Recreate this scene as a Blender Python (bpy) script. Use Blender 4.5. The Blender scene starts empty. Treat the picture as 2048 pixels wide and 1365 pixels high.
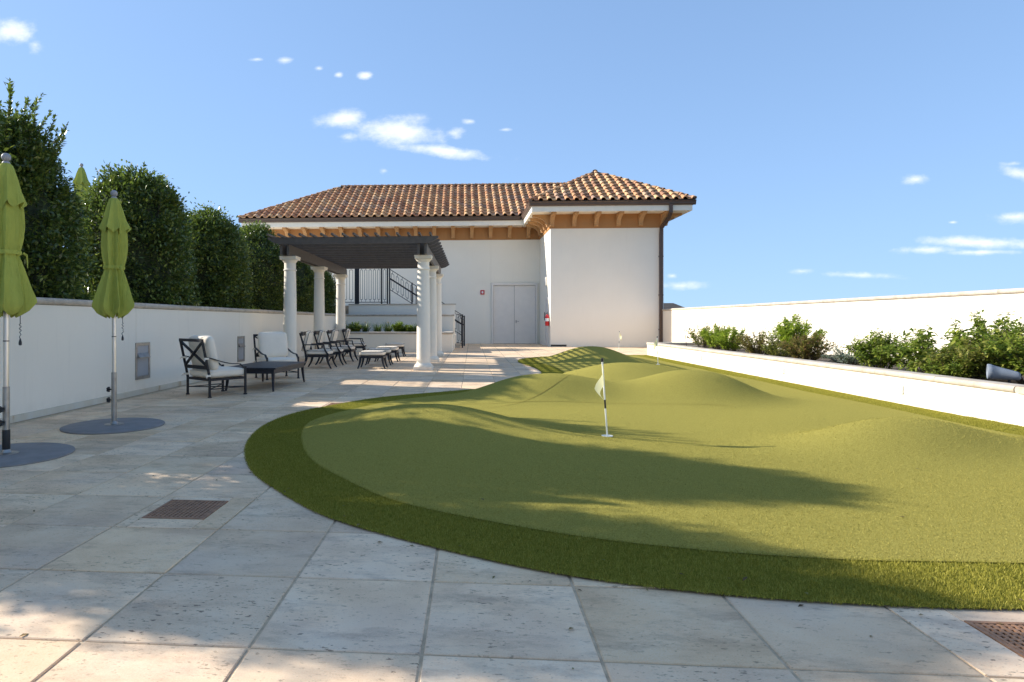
import bpy, bmesh, math, random
import numpy as np
from mathutils import Vector, Matrix

random.seed(7)
rng = np.random.default_rng(11)
R = math.radians
sc = bpy.context.scene
C = sc.collection

# ------------------------------------------------------------------ camera
A = 0.0739                                   # camera turned a little to the left of the paving grid
cd = bpy.data.cameras.new('camera')
cam = bpy.data.objects.new('camera', cd)
C.objects.link(cam)
cam.location = (0, 0, 1.2)
cam.rotation_euler = (R(90), 0, A)
cd.sensor_width = 36.0
cd.lens = 1263 / 2048 * 36
cd.shift_x = (1024 - 850) / 2048
cd.shift_y = -(682.5 - 643) / 2048
cd.clip_start = 0.05
cd.clip_end = 6000
sc.camera = cam
sc.render.resolution_x, sc.render.resolution_y = 1024, 682

# ------------------------------------------------------------------ sun, sky, exposure
SUN_AZ = R(166.5)                            # direction towards the sun, counter-clockwise from +X
SUN_EL = R(27)
sd = Vector((math.cos(SUN_AZ) * math.cos(SUN_EL), math.sin(SUN_AZ) * math.cos(SUN_EL), math.sin(SUN_EL)))
sl = bpy.data.lights.new('sun', 'SUN')
sl.energy = 2.3
sl.angle = R(0.6)
sl.color = (1.0, 0.96, 0.90)
so = bpy.data.objects.new('sun', sl)
C.objects.link(so)
so.location = (-30, 8, 20)
so.rotation_euler = (-sd).to_track_quat('-Z', 'Y').to_euler()

sc.view_settings.view_transform = 'Standard'
sc.view_settings.look = 'None'
sc.view_settings.gamma = 1
sc.view_settings.exposure = 1.82
sc.view_settings.use_curve_mapping = False
sc.cycles.max_bounces = 6
sc.cycles.diffuse_bounces = 4
sc.cycles.glossy_bounces = 2
sc.cycles.transmission_bounces = 3
sc.cycles.sample_clamp_indirect = 6


SKY_K, SKY_G = (1.35, 0.8, 0.45), (2.40, 2.04, 1.76)


def build_world():
    w = bpy.data.worlds.new('World')
    sc.world = w
    w.use_nodes = True
    nt = w.node_tree
    N, L = nt.nodes, nt.links
    N.clear()
    out = N.new('ShaderNodeOutputWorld')
    bg = N.new('ShaderNodeBackground')
    bg.inputs['Strength'].default_value = 0.11
    sky = N.new('ShaderNodeTexSky')
    sky.sky_type = 'NISHITA'
    sky.sun_disc = False
    sky.sun_elevation = SUN_EL
    sky.sun_rotation = math.pi / 2 - SUN_AZ
    sky.air_density = 0.7
    sky.dust_density = 0.25
    sky.ozone_density = 1.0
    sky.altitude = 50

    def math_n(op, a, b=None, clamp=False):
        n = N.new('ShaderNodeMath')
        n.operation = op
        n.use_clamp = clamp
        for i, v in enumerate((a, b)):
            if v is None:
                continue
            if isinstance(v, (int, float)):
                n.inputs[i].default_value = v
            else:
                L.new(v, n.inputs[i])
        return n.outputs[0]
    tc = N.new('ShaderNodeTexCoord')
    sep = N.new('ShaderNodeSeparateXYZ')
    L.new(tc.outputs['Generated'], sep.inputs[0])
    dy = math_n('MAXIMUM', sep.outputs['Y'], 0.05)
    px = math_n('DIVIDE', sep.outputs['X'], dy)
    pz = math_n('DIVIDE', sep.outputs['Z'], dy)
    comb = N.new('ShaderNodeCombineXYZ')
    L.new(px, comb.inputs['X'])
    L.new(pz, comb.inputs['Z'])
    nz = N.new('ShaderNodeTexNoise')
    nz.inputs['Scale'].default_value = 13
    nz.inputs['Detail'].default_value = 9
    nz.inputs['Roughness'].default_value = 0.62
    mp = N.new('ShaderNodeMapping')
    mp.inputs['Scale'].default_value = (1, 1, 1.7)
    L.new(comb.outputs[0], mp.inputs['Vector'])
    L.new(mp.outputs[0], nz.inputs['Vector'])
    nfac = math_n('SUBTRACT', nz.outputs['Fac'], 0.5)
    # cumulus scraps: (azimuth tangent, height tangent, half width, half height, slope, density)
    ca, sa = math.cos(A), math.sin(A)

    def tang(u, v):
        x, y, z = (u - 850) / 1263, 1.0, (643 - v) / 1263
        X, Y = x * ca - y * sa, x * sa + y * ca
        return X / Y, z / Y
    clouds = [(30, 62, 70, 32, -.35, 1), (70, 90, 26, 22, 0, .7), (570, 121, 22, 10, 0, .9), (515, 119, 26, 7, 0, .3), (637, 137, 14, 8, 0, .7), (677, 150, 12, 8, 0, .45),
              (730, 151, 18, 10, 0, .8), (688, 238, 58, 24, .2, .95), (695, 275, 26, 16, 0, .6), (800, 262, 92, 30, -.1, 1.2),
              (890, 303, 105, 13, -.14, 1.1), (910, 266, 26, 16, 0, .6), (940, 243, 22, 9, 0, .3), (768, 342, 16, 10, 0, .3), (1010, 260, 20, 6, 0, .3),
              (1832, 360, 30, 11, -.05, 1.1), (2040, 348, 36, 16, -.3, 1.1), (2025, 328, 30, 8, 0, .4),
              (2030, 434, 60, 14, 0, 1.1), (1960, 486, 105, 12, -.05, 1.2), (1850, 500, 85, 10, 0, .8), (1960, 505, 120, 8, 0, .5), (1905, 445, 14, 5, 0, .5),
              (1605, 543, 36, 9, 0, .7), (1700, 550, 95, 9, -.06, .45), (1360, 572, 70, 12, 0, .35), (1345, 552, 16, 8, 0, .4),
              (2250, 520, 150, 16, 0, 1), (2300, 380, 80, 16, 0, 1), (-250, 120, 110, 30, 0, 1), (-330, 300, 80, 18, 0, .8)]
    dist = None
    for (u, v, hw, hh, sl_, den) in clouds:
        cx, cz = tang(u, v)
        mc = N.new('ShaderNodeMapping')
        mc.vector_type = 'TEXTURE'
        mc.inputs['Location'].default_value = (cx, 0, cz)
        mc.inputs['Rotation'].default_value = (0, -math.atan(sl_), 0)
        mc.inputs['Scale'].default_value = (hw / 1263, 1, hh / 1263)
        L.new(comb.outputs[0], mc.inputs['Vector'])
        ln = N.new('ShaderNodeVectorMath')
        ln.operation = 'LENGTH'
        L.new(mc.outputs[0], ln.inputs[0])
        d = math_n('ADD', ln.outputs['Value'], (1 - den) * 0.45)
        dist = d if dist is None else math_n('MINIMUM', dist, d)
    total = math_n('ADD', math_n('MULTIPLY', math_n('SUBTRACT', 1.0, dist), 0.95), math_n('MULTIPLY', nfac, 3.0))
    total = math_n('MULTIPLY', math_n('ADD', total, .12), .82, True)
    total = math_n('MULTIPLY', total, math_n('MULTIPLY', math_n('SUBTRACT', 1.8, dist), 1.3, True), True)
    front = math_n('GREATER_THAN', sep.outputs['Y'], 0.1)
    total = math_n('MULTIPLY', total, front)
    smo = N.new('ShaderNodeMapRange')
    smo.interpolation_type = 'SMOOTHSTEP'
    smo.inputs['To Max'].default_value = 0.86
    L.new(total, smo.inputs['Value'])
    nz2 = N.new('ShaderNodeTexNoise')
    nz2.inputs['Scale'].default_value = 22
    nz2.inputs['Detail'].default_value = 4
    L.new(mp.outputs[0], nz2.inputs['Vector'])
    cr = N.new('ShaderNodeMix')
    cr.data_type = 'RGBA'
    cr.inputs['A'].default_value = (2.6, 2.8, 3.1, 1)
    cr.inputs['B'].default_value = (3.5, 3.5, 3.45, 1)
    L.new(nz2.outputs['Fac'], cr.inputs['Factor'])
    hs = N.new('ShaderNodeHueSaturation')
    hs.inputs['Saturation'].default_value = 1.22
    # roll off the very bright band at the horizon, as the photograph's sky does
    srgb = N.new('ShaderNodeSeparateColor')
    L.new(sky.outputs[0], srgb.inputs[0])
    crgb = N.new('ShaderNodeCombineColor')
    for ch in range(3):
        x = srgb.outputs[ch]
        y = math_n('DIVIDE', math_n('MULTIPLY', x, SKY_G[ch]), math_n('ADD', 1.0, math_n('MULTIPLY', x, SKY_K[ch])))
        L.new(y, crgb.inputs[ch])
    L.new(crgb.outputs[0], hs.inputs['Color'])
    mix = N.new('ShaderNodeMix')
    mix.data_type = 'RGBA'
    L.new(smo.outputs['Result'], mix.inputs['Factor'])
    L.new(hs.outputs[0], mix.inputs['A'])
    L.new(cr.outputs['Result'], mix.inputs['B'])
    L.new(mix.outputs['Result'], bg.inputs['Color'])
    L.new(bg.outputs[0], out.inputs[0])


build_world()


# ------------------------------------------------------------------ object helpers
def tag(o, label=None, cat=None, group=None, kind=None):
    if label:
        o['label'] = label
    if cat:
        o['category'] = cat
    if group:
        o['group'] = group
    if kind:
        o['kind'] = kind
    return o


def thing(name, label, cat, loc=(0, 0, 0), rz=0.0, group=None):
    o = bpy.data.objects.new(name, None)
    o.empty_display_size = 0.2
    C.objects.link(o)
    o.location = loc
    o.rotation_euler = (0, 0, rz)
    return tag(o, label, cat, group)


def link(name, me, parent=None, loc=(0, 0, 0), rot=(0, 0, 0)):
    o = bpy.data.objects.new(name, me)
    C.objects.link(o)
    o.parent = parent
    o.location = loc
    o.rotation_euler = rot
    return o


def copy_tree(o, parent=None):
    c = o.copy()
    C.objects.link(c)
    c.parent = parent
    for ch in KIDS.get(o.name, []):
        k = copy_tree(ch, c)
        KIDS.setdefault(c.name, []).append(k)
    return c


KIDS = {}


def register(o):
    """remember the children of a prototype (thing > part > sub-part) for copy_tree"""
    KIDS[o.name] = [c for c in C.objects if c.parent == o]
    for c in KIDS[o.name]:
        register(c)


class MB:
    """collects shapes and links them as one mesh object"""

    def __init__(self):
        self.v, self.f = [], []

    def add(self, verts, faces):
        n = len(self.v)
        self.v += [tuple(p) for p in verts]
        self.f += [tuple(i + n for i in f) for f in faces]
        return self

    def box(self, x0, x1, y0, y1, z0, z1):
        return self.add([(x0, y0, z0), (x1, y0, z0), (x1, y1, z0), (x0, y1, z0), (x0, y0, z1), (x1, y0, z1), (x1, y1, z1), (x0, y1, z1)],
                        [(0, 3, 2, 1), (4, 5, 6, 7), (0, 1, 5, 4), (1, 2, 6, 5), (2, 3, 7, 6), (3, 0, 4, 7)])

    def bar(self, p0, p1, w, h, up=(0, 0, 1)):
        """rectangular bar from p0 to p1; w across, h along up"""
        p0, p1 = Vector(p0), Vector(p1)
        d = (p1 - p0).normalized()
        up = Vector(up)
        if abs(d.dot(up)) > 0.97:
            up = Vector((0, 1, 0))
        s = d.cross(up).normalized()
        u = s.cross(d).normalized()
        vs = []
        for p in (p0, p1):
            for a, b in ((-1, -1), (1, -1), (1, 1), (-1, 1)):
                vs.append(p + s * (a * w / 2) + u * (b * h / 2))
        return self.add(vs, [(0, 1, 2, 3), (7, 6, 5, 4), (0, 4, 5, 1), (1, 5, 6, 2), (2, 6, 7, 3), (3, 7, 4, 0)])

    def tube(self, pts, r, n=8, cap=True):
        pts = [Vector(p) for p in pts]
        rs = r if isinstance(r, (list, tuple)) else [r] * len(pts)
        base = len(self.v)
        for i, p in enumerate(pts):
            d = (pts[min(i + 1, len(pts) - 1)] - pts[max(i - 1, 0)])
            d = d.normalized() if d.length > 1e-9 else Vector((0, 0, 1))
            up = Vector((0, 0, 1)) if abs(d.z) < 0.9 else Vector((1, 0, 0))
            s = d.cross(up).normalized()
            u = s.cross(d)
            for k in range(n):
                t = 2 * math.pi * k / n
                self.v.append(tuple(p + s * (math.cos(t) * rs[i]) + u * (math.sin(t) * rs[i])))
        for i in range(len(pts) - 1):
            for k in range(n):
                a = base + i * n + k
                b = base + i * n + (k + 1) % n
                self.f.append((a, b, b + n, a + n))
        if cap:
            self.f.append(tuple(base + k for k in range(n))[::-1])
            self.f.append(tuple(base + (len(pts) - 1) * n + k for k in range(n)))
        return self

    def ribbon(self, pts, ws, hs, up=(0, 0, 1)):
        """rectangular section swept along a polyline; side fixed by the first segment and up"""
        pts = [Vector(p) for p in pts]
        base = len(self.v)
        for i, p in enumerate(pts):
            d = (pts[min(i + 1, len(pts) - 1)] - pts[max(i - 1, 0)]).normalized()
            s = Vector(up)
            s = (s - d * s.dot(d)).normalized()
            u = d.cross(s)
            w = ws[i] if isinstance(ws, (list, tuple)) else ws
            h = hs[i] if isinstance(hs, (list, tuple)) else hs
            for a, b in ((-1, -1), (1, -1), (1, 1), (-1, 1)):
                self.v.append(tuple(p + s * (a * w / 2) + u * (b * h / 2)))
        n = 4
        for i in range(len(pts) - 1):
            for k in range(n):
                a = base + i * n + k
                b = base + i * n + (k + 1) % n
                self.f.append((a, b, b + n, a + n))
        self.f.append((base + 3, base + 2, base + 1, base))
        e = base + (len(pts) - 1) * n
        self.f.append((e, e + 1, e + 2, e + 3))
        return self

    def lathe(self, prof, n=24, c=(0, 0)):
        base = len(self.v)
        for r, z in prof:
            for k in range(n):
                t = 2 * math.pi * k / n
                self.v.append((c[0] + r * math.cos(t), c[1] + r * math.sin(t), z))
        for i in range(len(prof) - 1):
            for k in range(n):
                a = base + i * n + k
                b = base + i * n + (k + 1) % n
                self.f.append((a, b, b + n, a + n))
        self.f.append(tuple(base + k for k in range(n))[::-1])
        e = base + (len(prof) - 1) * n
        self.f.append(tuple(e + k for k in range(n)))
        return self

    def prism(self, poly, axis, a0, a1):
        """poly: list of 2D points in the plane across axis, swept from a0 to a1"""
        def P(p, a):
            if axis == 'x':
                return (a, p[0], p[1])
            if axis == 'y':
                return (p[0], a, p[1])
            return (p[0], p[1], a)
        n = len(poly)
        base = len(self.v)
        self.v += [P(p, a0) for p in poly] + [P(p, a1) for p in poly]
        self.f.append(tuple(base + i for i in range(n))[::-1])
        self.f.append(tuple(base + n + i for i in range(n)))
        for i in range(n):
            j = (i + 1) % n
            self.f.append((base + i, base + j, base + n + j, base + n + i))
        return self

    def mesh(self, name, m, smooth=False, bevel=0.0, fix=True):
        me = bpy.data.meshes.new(name)
        me.from_pydata(self.v, [], self.f)
        me.update()
        if fix or bevel:
            bm = bmesh.new()
            bm.from_mesh(me)
            if bevel:
                es = [e for e in bm.edges if len(e.link_faces) == 2 and e.calc_face_angle(0) > 0.6]
                bmesh.ops.bevel(bm, geom=es, offset=bevel, segments=2, affect='EDGES', profile=0.6, clamp_overlap=True)
            bmesh.ops.recalc_face_normals(bm, faces=bm.faces)
            bm.to_mesh(me)
            bm.free()
        if m is not None:
            me.materials.append(m)
        if smooth:
            me.polygons.foreach_set('use_smooth', [True] * len(me.polygons))
            try:
                me.set_sharp_from_angle(angle=R(38))
            except Exception:
                pass
        return me

    def build(self, name, m, parent=None, loc=(0, 0, 0), rot=(0, 0, 0), smooth=False, bevel=0.0):
        return link(name, self.mesh(name, m, smooth, bevel), parent, loc, rot)


def np_mesh(name, verts, faces, m, smooth=False):
    """fast mesh from arrays; faces (n, k)"""
    me = bpy.data.meshes.new(name)
    verts = np.asarray(verts, np.float32)
    faces = np.asarray(faces, np.int32)
    n, k = faces.shape
    me.vertices.add(len(verts))
    me.vertices.foreach_set('co', verts.ravel())
    me.loops.add(n * k)
    me.loops.foreach_set('vertex_index', faces.ravel())
    me.polygons.add(n)
    me.polygons.foreach_set('loop_start', np.arange(0, n * k, k, dtype=np.int32))
    me.polygons.foreach_set('loop_total', np.full(n, k, np.int32))
    if smooth:
        me.polygons.foreach_set('use_smooth', np.ones(n, bool))
    me.update(calc_edges=True)
    me.validate()
    if m is not None:
        me.materials.append(m)
    return me


# ------------------------------------------------------------------ materials
MATS = {}


class NT:
    def __init__(self, name):
        self.m = bpy.data.materials.new(name)
        self.m.use_nodes = True
        self.nt = self.m.node_tree
        self.N, self.L = self.nt.nodes, self.nt.links
        self.b = self.N['Principled BSDF']
        MATS[name] = self.m

    def new(self, t, **kw):
        n = self.N.new(t)
        for k, v in kw.items():
            setattr(n, k, v)
        return n

    def put(self, sock, v):
        if hasattr(v, 'is_output') or isinstance(v, bpy.types.NodeSocket):
            self.L.new(v, sock)
        elif isinstance(v, (tuple, list)) and len(v) == 3 and sock.type == 'RGBA':
            sock.default_value = (*v, 1)
        else:
            sock.default_value = v

    def pos(self, scale=(1, 1, 1), rnd=0.0, rot=(0, 0, 0)):
        g = self.new('ShaderNodeNewGeometry').outputs['Position']
        if rnd:
            oi = self.new('ShaderNodeObjectInfo')
            mu = self.new('ShaderNodeMath', operation='MULTIPLY')
            self.put(mu.inputs[0], oi.outputs['Random'])
            mu.inputs[1].default_value = rnd
            ad = self.new('ShaderNodeVectorMath', operation='ADD')
            self.put(ad.inputs[0], g)
            self.put(ad.inputs[1], mu.outputs[0])
            g = ad.outputs[0]
        mp = self.new('ShaderNodeMapping')
        mp.inputs['Scale'].default_value = scale
        mp.inputs['Rotation'].default_value = rot
        self.put(mp.inputs['Vector'], g)
        return mp.outputs[0]

    def noise(self, vec, scale, detail=4, rough=0.55):
        n = self.new('ShaderNodeTexNoise')
        n.inputs['Scale'].default_value = scale
        n.inputs['Detail'].default_value = detail
        n.inputs['Roughness'].default_value = rough
        self.put(n.inputs['Vector'], vec)
        return n.outputs['Fac']

    def ramp(self, fac, stops, interp='LINEAR'):
        n = self.new('ShaderNodeValToRGB')
        n.color_ramp.interpolation = interp
        el = n.color_ramp.elements
        while len(el) < len(stops):
            el.new(0.5)
        for e, (p, c) in zip(el, stops):
            e.position = p
            e.color = (*c, 1) if len(c) == 3 else c
        self.put(n.inputs['Fac'], fac)
        return n.outputs['Color']

    def maprange(self, v, a, b, c=0.0, d=1.0):
        n = self.new('ShaderNodeMapRange')
        self.put(n.inputs['Value'], v)
        n.inputs['From Min'].default_value = a
        n.inputs['From Max'].default_value = b
        n.inputs['To Min'].default_value = c
        n.inputs['To Max'].default_value = d
        return n.outputs['Result']

    def math(self, op, a, b=0.0, clamp=False):
        n = self.new('ShaderNodeMath', operation=op)
        n.use_clamp = clamp
        self.put(n.inputs[0], a)
        self.put(n.inputs[1], b)
        return n.outputs[0]

    def mix(self, fac, a, b, blend='MIX'):
        n = self.new('ShaderNodeMix', data_type='RGBA', blend_type=blend)
        self.put(n.inputs['Factor'], fac)
        self.put(n.inputs['A'], a)
        self.put(n.inputs['B'], b)
        return n.outputs['Result']

    def bump(self, height, strength=0.3, dist=0.01):
        n = self.new('ShaderNodeBump')
        n.inputs['Strength'].default_value = strength
        n.inputs['Distance'].default_value = dist
        self.put(n.inputs['Height'], height)
        self.put(self.b.inputs['Normal'], n.outputs[0])

    def done(self, color, rough=0.6, metal=0.0, spec=None):
        self.put(self.b.inputs['Base Color'], color)
        self.put(self.b.inputs['Roughness'], rough)
        self.put(self.b.inputs['Metallic'], metal)
        if spec is not None:
            self.b.inputs['Specular IOR Level'].default_value = spec
        return self.m


def simple(name, col, var=0.12, scale=8, rough=0.6, metal=0.0, bump=0.0, bscale=60, spec=None, aniso=(1, 1, 1)):
    t = NT(name)
    v = t.pos(aniso)
    lo = tuple(c * (1 - var) for c in col)
    hi = tuple(min(1, c * (1 + var)) for c in col)
    n = t.noise(v, scale, 5)
    if bump:
        t.bump(t.noise(v, bscale, 3), bump, 0.01)
    return t.done(t.ramp(n, [(0.3, lo), (0.7, hi)]), rough, metal, spec)


def make_stucco(name, col, stain=0.5):
    t = NT(name)
    v = t.pos()
    c = t.ramp(t.noise(v, 0.9, 6, 0.6), [(0.3, tuple(x * 0.965 for x in col)), (0.7, col)])
    # faint vertical rain streaks
    st = t.noise(t.pos((5, 5, 0.35)), 2.2, 5, 0.65)
    c = t.mix(t.math('MULTIPLY', t.maprange(st, 0.56, 0.75), 0.22 * stain), c, (0.52, 0.45, 0.36))
    # splash dirt just above the paving
    sep = t.new('ShaderNodeSeparateXYZ')
    t.put(sep.inputs[0], t.new('ShaderNodeNewGeometry').outputs['Position'])
    low = t.maprange(sep.outputs['Z'], 0.0, 0.22, 1.0, 0.0)
    low = t.math('MULTIPLY', t.math('MAXIMUM', low, 0.0), t.maprange(t.noise(v, 6, 4), 0.35, 0.7), True)
    c = t.mix(t.math('MULTIPLY', low, 0.5 * stain), c, (0.46, 0.38, 0.28))
    t.bump(t.noise(v, 140, 3, 0.7), 0.10, 0.004)
    return t.done(c, 0.95, 0, 0.05)


stucco = make_stucco('white_stucco', (0.92, 0.83, 0.68))
stucco_b = make_stucco('facade_stucco', (0.90, 0.84, 0.71), 0.3)
tan = make_stucco('tan_stucco', (0.44, 0.225, 0.095), 0.2)
tan_trim = simple('tan_corbel_paint', (0.50, 0.275, 0.115), 0.06, 6, 0.75, bump=0.05)
white_paint = simple('white_paint', (0.92, 0.83, 0.67), 0.03, 4, 0.55)
door_paint = simple('door_paint', (0.80, 0.745, 0.665), 0.03, 3, 0.5)
column_mat = make_stucco('column_paint', (0.92, 0.83, 0.68), 0.9)
plinth_m = None


def make_plinth():
    t = NT('stained_base_strip')
    v = t.pos((1, 1, 1))
    n = t.noise(t.pos((1, 1, .25)), 2.6, 5, 0.6)
    c = t.ramp(n, [(0.35, (0.66, 0.62, 0.52)), (0.58, (0.62, 0.55, 0.42)), (0.68, (0.40, 0.25, 0.11)), (0.8, (0.6, 0.52, .4))])
    t.bump(t.noise(v, 60, 3), 0.2, 0.01)
    return t.done(c, 0.85)


plinth_m = make_plinth()


def make_coping():
    t = NT('limestone_coping')
    v = t.pos((1, 1, 1), 5.0)
    c = t.ramp(t.noise(v, 5, 6, 0.65), [(0.3, (0.40, 0.325, 0.24)), (0.55, (0.53, 0.45, 0.35)), (0.75, (0.62, 0.54, 0.43))])
    pit = t.maprange(t.noise(v, 55, 3, 0.7), 0.64, 0.72)
    c = t.mix(t.math('MULTIPLY', pit, 0.55), c, (0.25, 0.19, 0.13))
    t.bump(t.noise(v, 45, 4, 0.7), 0.25, 0.006)
    return t.done(c, 0.8)


coping_m = make_coping()


def travertine(t, rnd):
    """colour and bump of the honed travertine slabs"""
    v1 = t.pos((1, 1, 1), rnd)
    v2 = t.pos((0.55, 1.5, 1), rnd, (0, 0, 0.15))
    c = t.ramp(t.noise(v1, 2.0, 6, 0.62), [(0.30, (0.74, 0.52, 0.325)), (0.5, (0.87, 0.635, 0.41)), (0.70, (0.91, 0.71, 0.49))])
    vein = t.maprange(t.noise(v2, 3.6, 8, 0.75), 0.50, 0.72)
    c = t.mix(t.math('MULTIPLY', vein, 0.78), c, (0.40, 0.29, 0.20))
    rose = t.maprange(t.noise(v1, 1.1, 4, 0.5), 0.52, 0.7)
    c = t.mix(t.math('MULTIPLY', rose, 0.35), c, (0.60, 0.45, 0.36))
    v3 = t.pos((0.42, 1.0, 1), rnd, (0, 0, 0.25))
    where = t.maprange(t.noise(v1, 3.6, 4, 0.6), 0.36, 0.60)
    if rnd:
        oi = t.new('ShaderNodeObjectInfo')
        where = t.math('SUBTRACT', where, t.maprange(t.math('FRACT', t.math('MULTIPLY', oi.outputs['Random'], 7.31)), 0, 1, -.25, .45), True)
    p1 = t.maprange(t.noise(v3, 66, 3, 0.55), 0.615, 0.665)
    p2 = t.maprange(t.noise(v3, 36, 5, 0.72), 0.64, 0.69)
    pits = t.math('MAXIMUM', t.math('MULTIPLY', p1, where), t.math('MULTIPLY', p2, t.math('MULTIPLY', where, 0.8)))
    c = t.mix(t.math('MULTIPLY', pits, 0.8), c, (0.16, 0.11, 0.075))
    sp = t.maprange(t.noise(v3, 120, 2, 0.5), 0.66, 0.72)
    c = t.mix(t.math('MULTIPLY', sp, 0.5), c, (0.28, 0.19, 0.125))
    st = t.maprange(t.noise(v2, 1.7, 6, 0.7), 0.52, 0.68)
    c = t.mix(t.math('MULTIPLY', st, 0.42), c, (0.50, 0.34, 0.215))
    grain = t.noise(v1, 180, 2, 0.6)
    c = t.mix(0.16, c, t.ramp(grain, [(0.3, (0.2, 0.18, 0.16)), (0.7, (0.8, 0.78, 0.75))]), 'OVERLAY')
    h = t.math('SUBTRACT', t.math('MULTIPLY', t.noise(v1, 26, 4, 0.6), 0.25), pits)
    return c, h


def make_paver():
    t = NT('travertine_paver')
    c, h = travertine(t, 37.0)
    oi = t.new('ShaderNodeObjectInfo')
    hv = t.new('ShaderNodeHueSaturation')
    t.put(hv.inputs['Value'], t.maprange(oi.outputs['Random'], 0, 1, 0.86, 1.06))
    t.put(hv.inputs['Saturation'], t.maprange(t.math('FRACT', t.math('MULTIPLY', oi.outputs['Random'], 3.7)), 0, 1, 0.94, 1.08))
    t.put(hv.inputs['Color'], c)
    t.bump(h, 0.35, 0.004)
    return t.done(hv.outputs[0], 0.8, 0, 0.12)


paver_m = make_paver()
GX, GY, GS = -2.094, 2.269, 0.6382           # paving grid


def make_far_paving():
    t = NT('travertine_far')
    c, h = travertine(t, 0.0)
    sep = t.new('ShaderNodeSeparateXYZ')
    t.put(sep.inputs[0], t.new('ShaderNodeNewGeometry').outputs['Position'])
    gx = t.math('DIVIDE', t.math('SUBTRACT', sep.outputs['X'], GX), GS)
    gy = t.math('DIVIDE', t.math('SUBTRACT', sep.outputs['Y'], GY), GS)
    wn = t.new('ShaderNodeTexWhiteNoise', noise_dimensions='2D')
    cb = t.new('ShaderNodeCombineXYZ')
    t.put(cb.inputs[0], t.math('FLOOR', gx))
    t.put(cb.inputs[1], t.math('FLOOR', gy))
    t.put(wn.inputs['Vector'], cb.outputs[0])
    hv = t.new('ShaderNodeHueSaturation')
    t.put(hv.inputs['Value'], t.maprange(wn.outputs['Value'], 0, 1, 0.87, 1.08))
    t.put(hv.inputs['Color'], c)
    e = None
    for g in (gx, gy):
        fr = t.math('FRACT', g)
        d = t.math('MINIMUM', fr, t.math('SUBTRACT', 1.0, fr))
        e = d if e is None else t.math('MINIMUM', e, d)
    joint = t.maprange(e, 0.012, 0.016, 1.0, 0.0)
    c = t.mix(joint, hv.outputs[0], (0.36, 0.285, 0.20))
    t.bump(h, 0.3, 0.004)
    return t.done(c, 0.8, 0, 0.12)


far_paving = make_far_paving()
grout = simple('grout', (0.60, 0.45, 0.29), 0.25, 20, 0.95, bump=0.5, bscale=120)


def make_turf(name, lo, hi, scale, bumpd):
    t = NT(name)
    v = t.pos()
    n = t.noise(v, scale, 3, 0.7)
    c = t.ramp(n, [(0.32, lo), (0.68, hi)])
    big = t.noise(t.pos((1, .6, 1)), 0.7, 4)
    c = t.mix(t.maprange(big, 0.35, 0.7, 0, 0.30), c, tuple(x * 0.72 for x in hi), 'MIX')
    c = t.mix(0.22, c, t.ramp(t.noise(t.pos((1, 4, 1)), scale * .35, 2), [(.3, (.15, .15, .1)), (.7, (.8, .8, .6))]), 'OVERLAY')
    t.bump(t.math('ADD', n, t.math('MULTIPLY', t.noise(v, scale * 2.3, 2, .6), .6)), 0.9, bumpd)
    return t.done(c, 1.0, 0, 0.0)


green_m = make_turf('putting_turf', (0.235, 0.195, 0.044), (0.46, 0.395, 0.105), 160, 0.007)
fringe_m = make_turf('fringe_turf', (0.15, 0.14, 0.022), (0.33, 0.29, 0.05), 90, 0.012)


def leaf_mat(name, stops, rough=0.42, trans=0.25, per_object=False, tcol=(0.25, 0.38, 0.05), spec=0.3):
    t = NT(name)
    g = t.new('ShaderNodeNewGeometry')
    c = t.ramp(g.outputs['Random Per Island'], stops)
    t.done(c, rough, 0, spec)
    tr = t.new('ShaderNodeBsdfTranslucent')
    t.put(tr.inputs['Color'], t.mix(0.55, c, tcol))
    ms = t.new('ShaderNodeMixShader')
    ms.inputs[0].default_value = trans
    t.L.new(t.b.outputs[0], ms.inputs[1])
    t.L.new(tr.outputs[0], ms.inputs[2])
    t.L.new(ms.outputs[0], t.N['Material Output'].inputs['Surface'])
    return t.m


hedge_leaf = leaf_mat('laurel_leaf', [(0, (0.050, 0.074, 0.018)), (0.45, (0.095, 0.128, 0.030)), (0.80, (0.165, 0.200, 0.042)), (1, (0.38, 0.39, 0.070))], 0.32, 0.26, spec=0.5)
blade_m = leaf_mat('turf_blades', [(0, (0.17, 0.155, 0.022)), (0.5, (0.32, 0.285, 0.046)), (1, (0.50, 0.43, 0.10))], 0.9, 0.15, spec=0.0)
blade2_m = leaf_mat('putting_blades', [(0, (0.24, 0.20, 0.042)), (0.5, (0.37, 0.31, 0.078)), (1, (0.52, 0.44, 0.12))], 0.9, 0.12, spec=0.0)
bark = simple('bark', (0.10, 0.075, 0.05), 0.4, 20, 0.9, bump=0.5, bscale=40)
soil = simple('soil', (0.07, 0.05, 0.035), 0.4, 12, 0.95, bump=0.8, bscale=50)
core_m = simple('dark_inner_core', (0.040, 0.052, 0.020), 0.5, 14, 0.95, bump=1.0, bscale=18)  # dark foliage tone for the crown core, inner shade included in the colour


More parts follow.
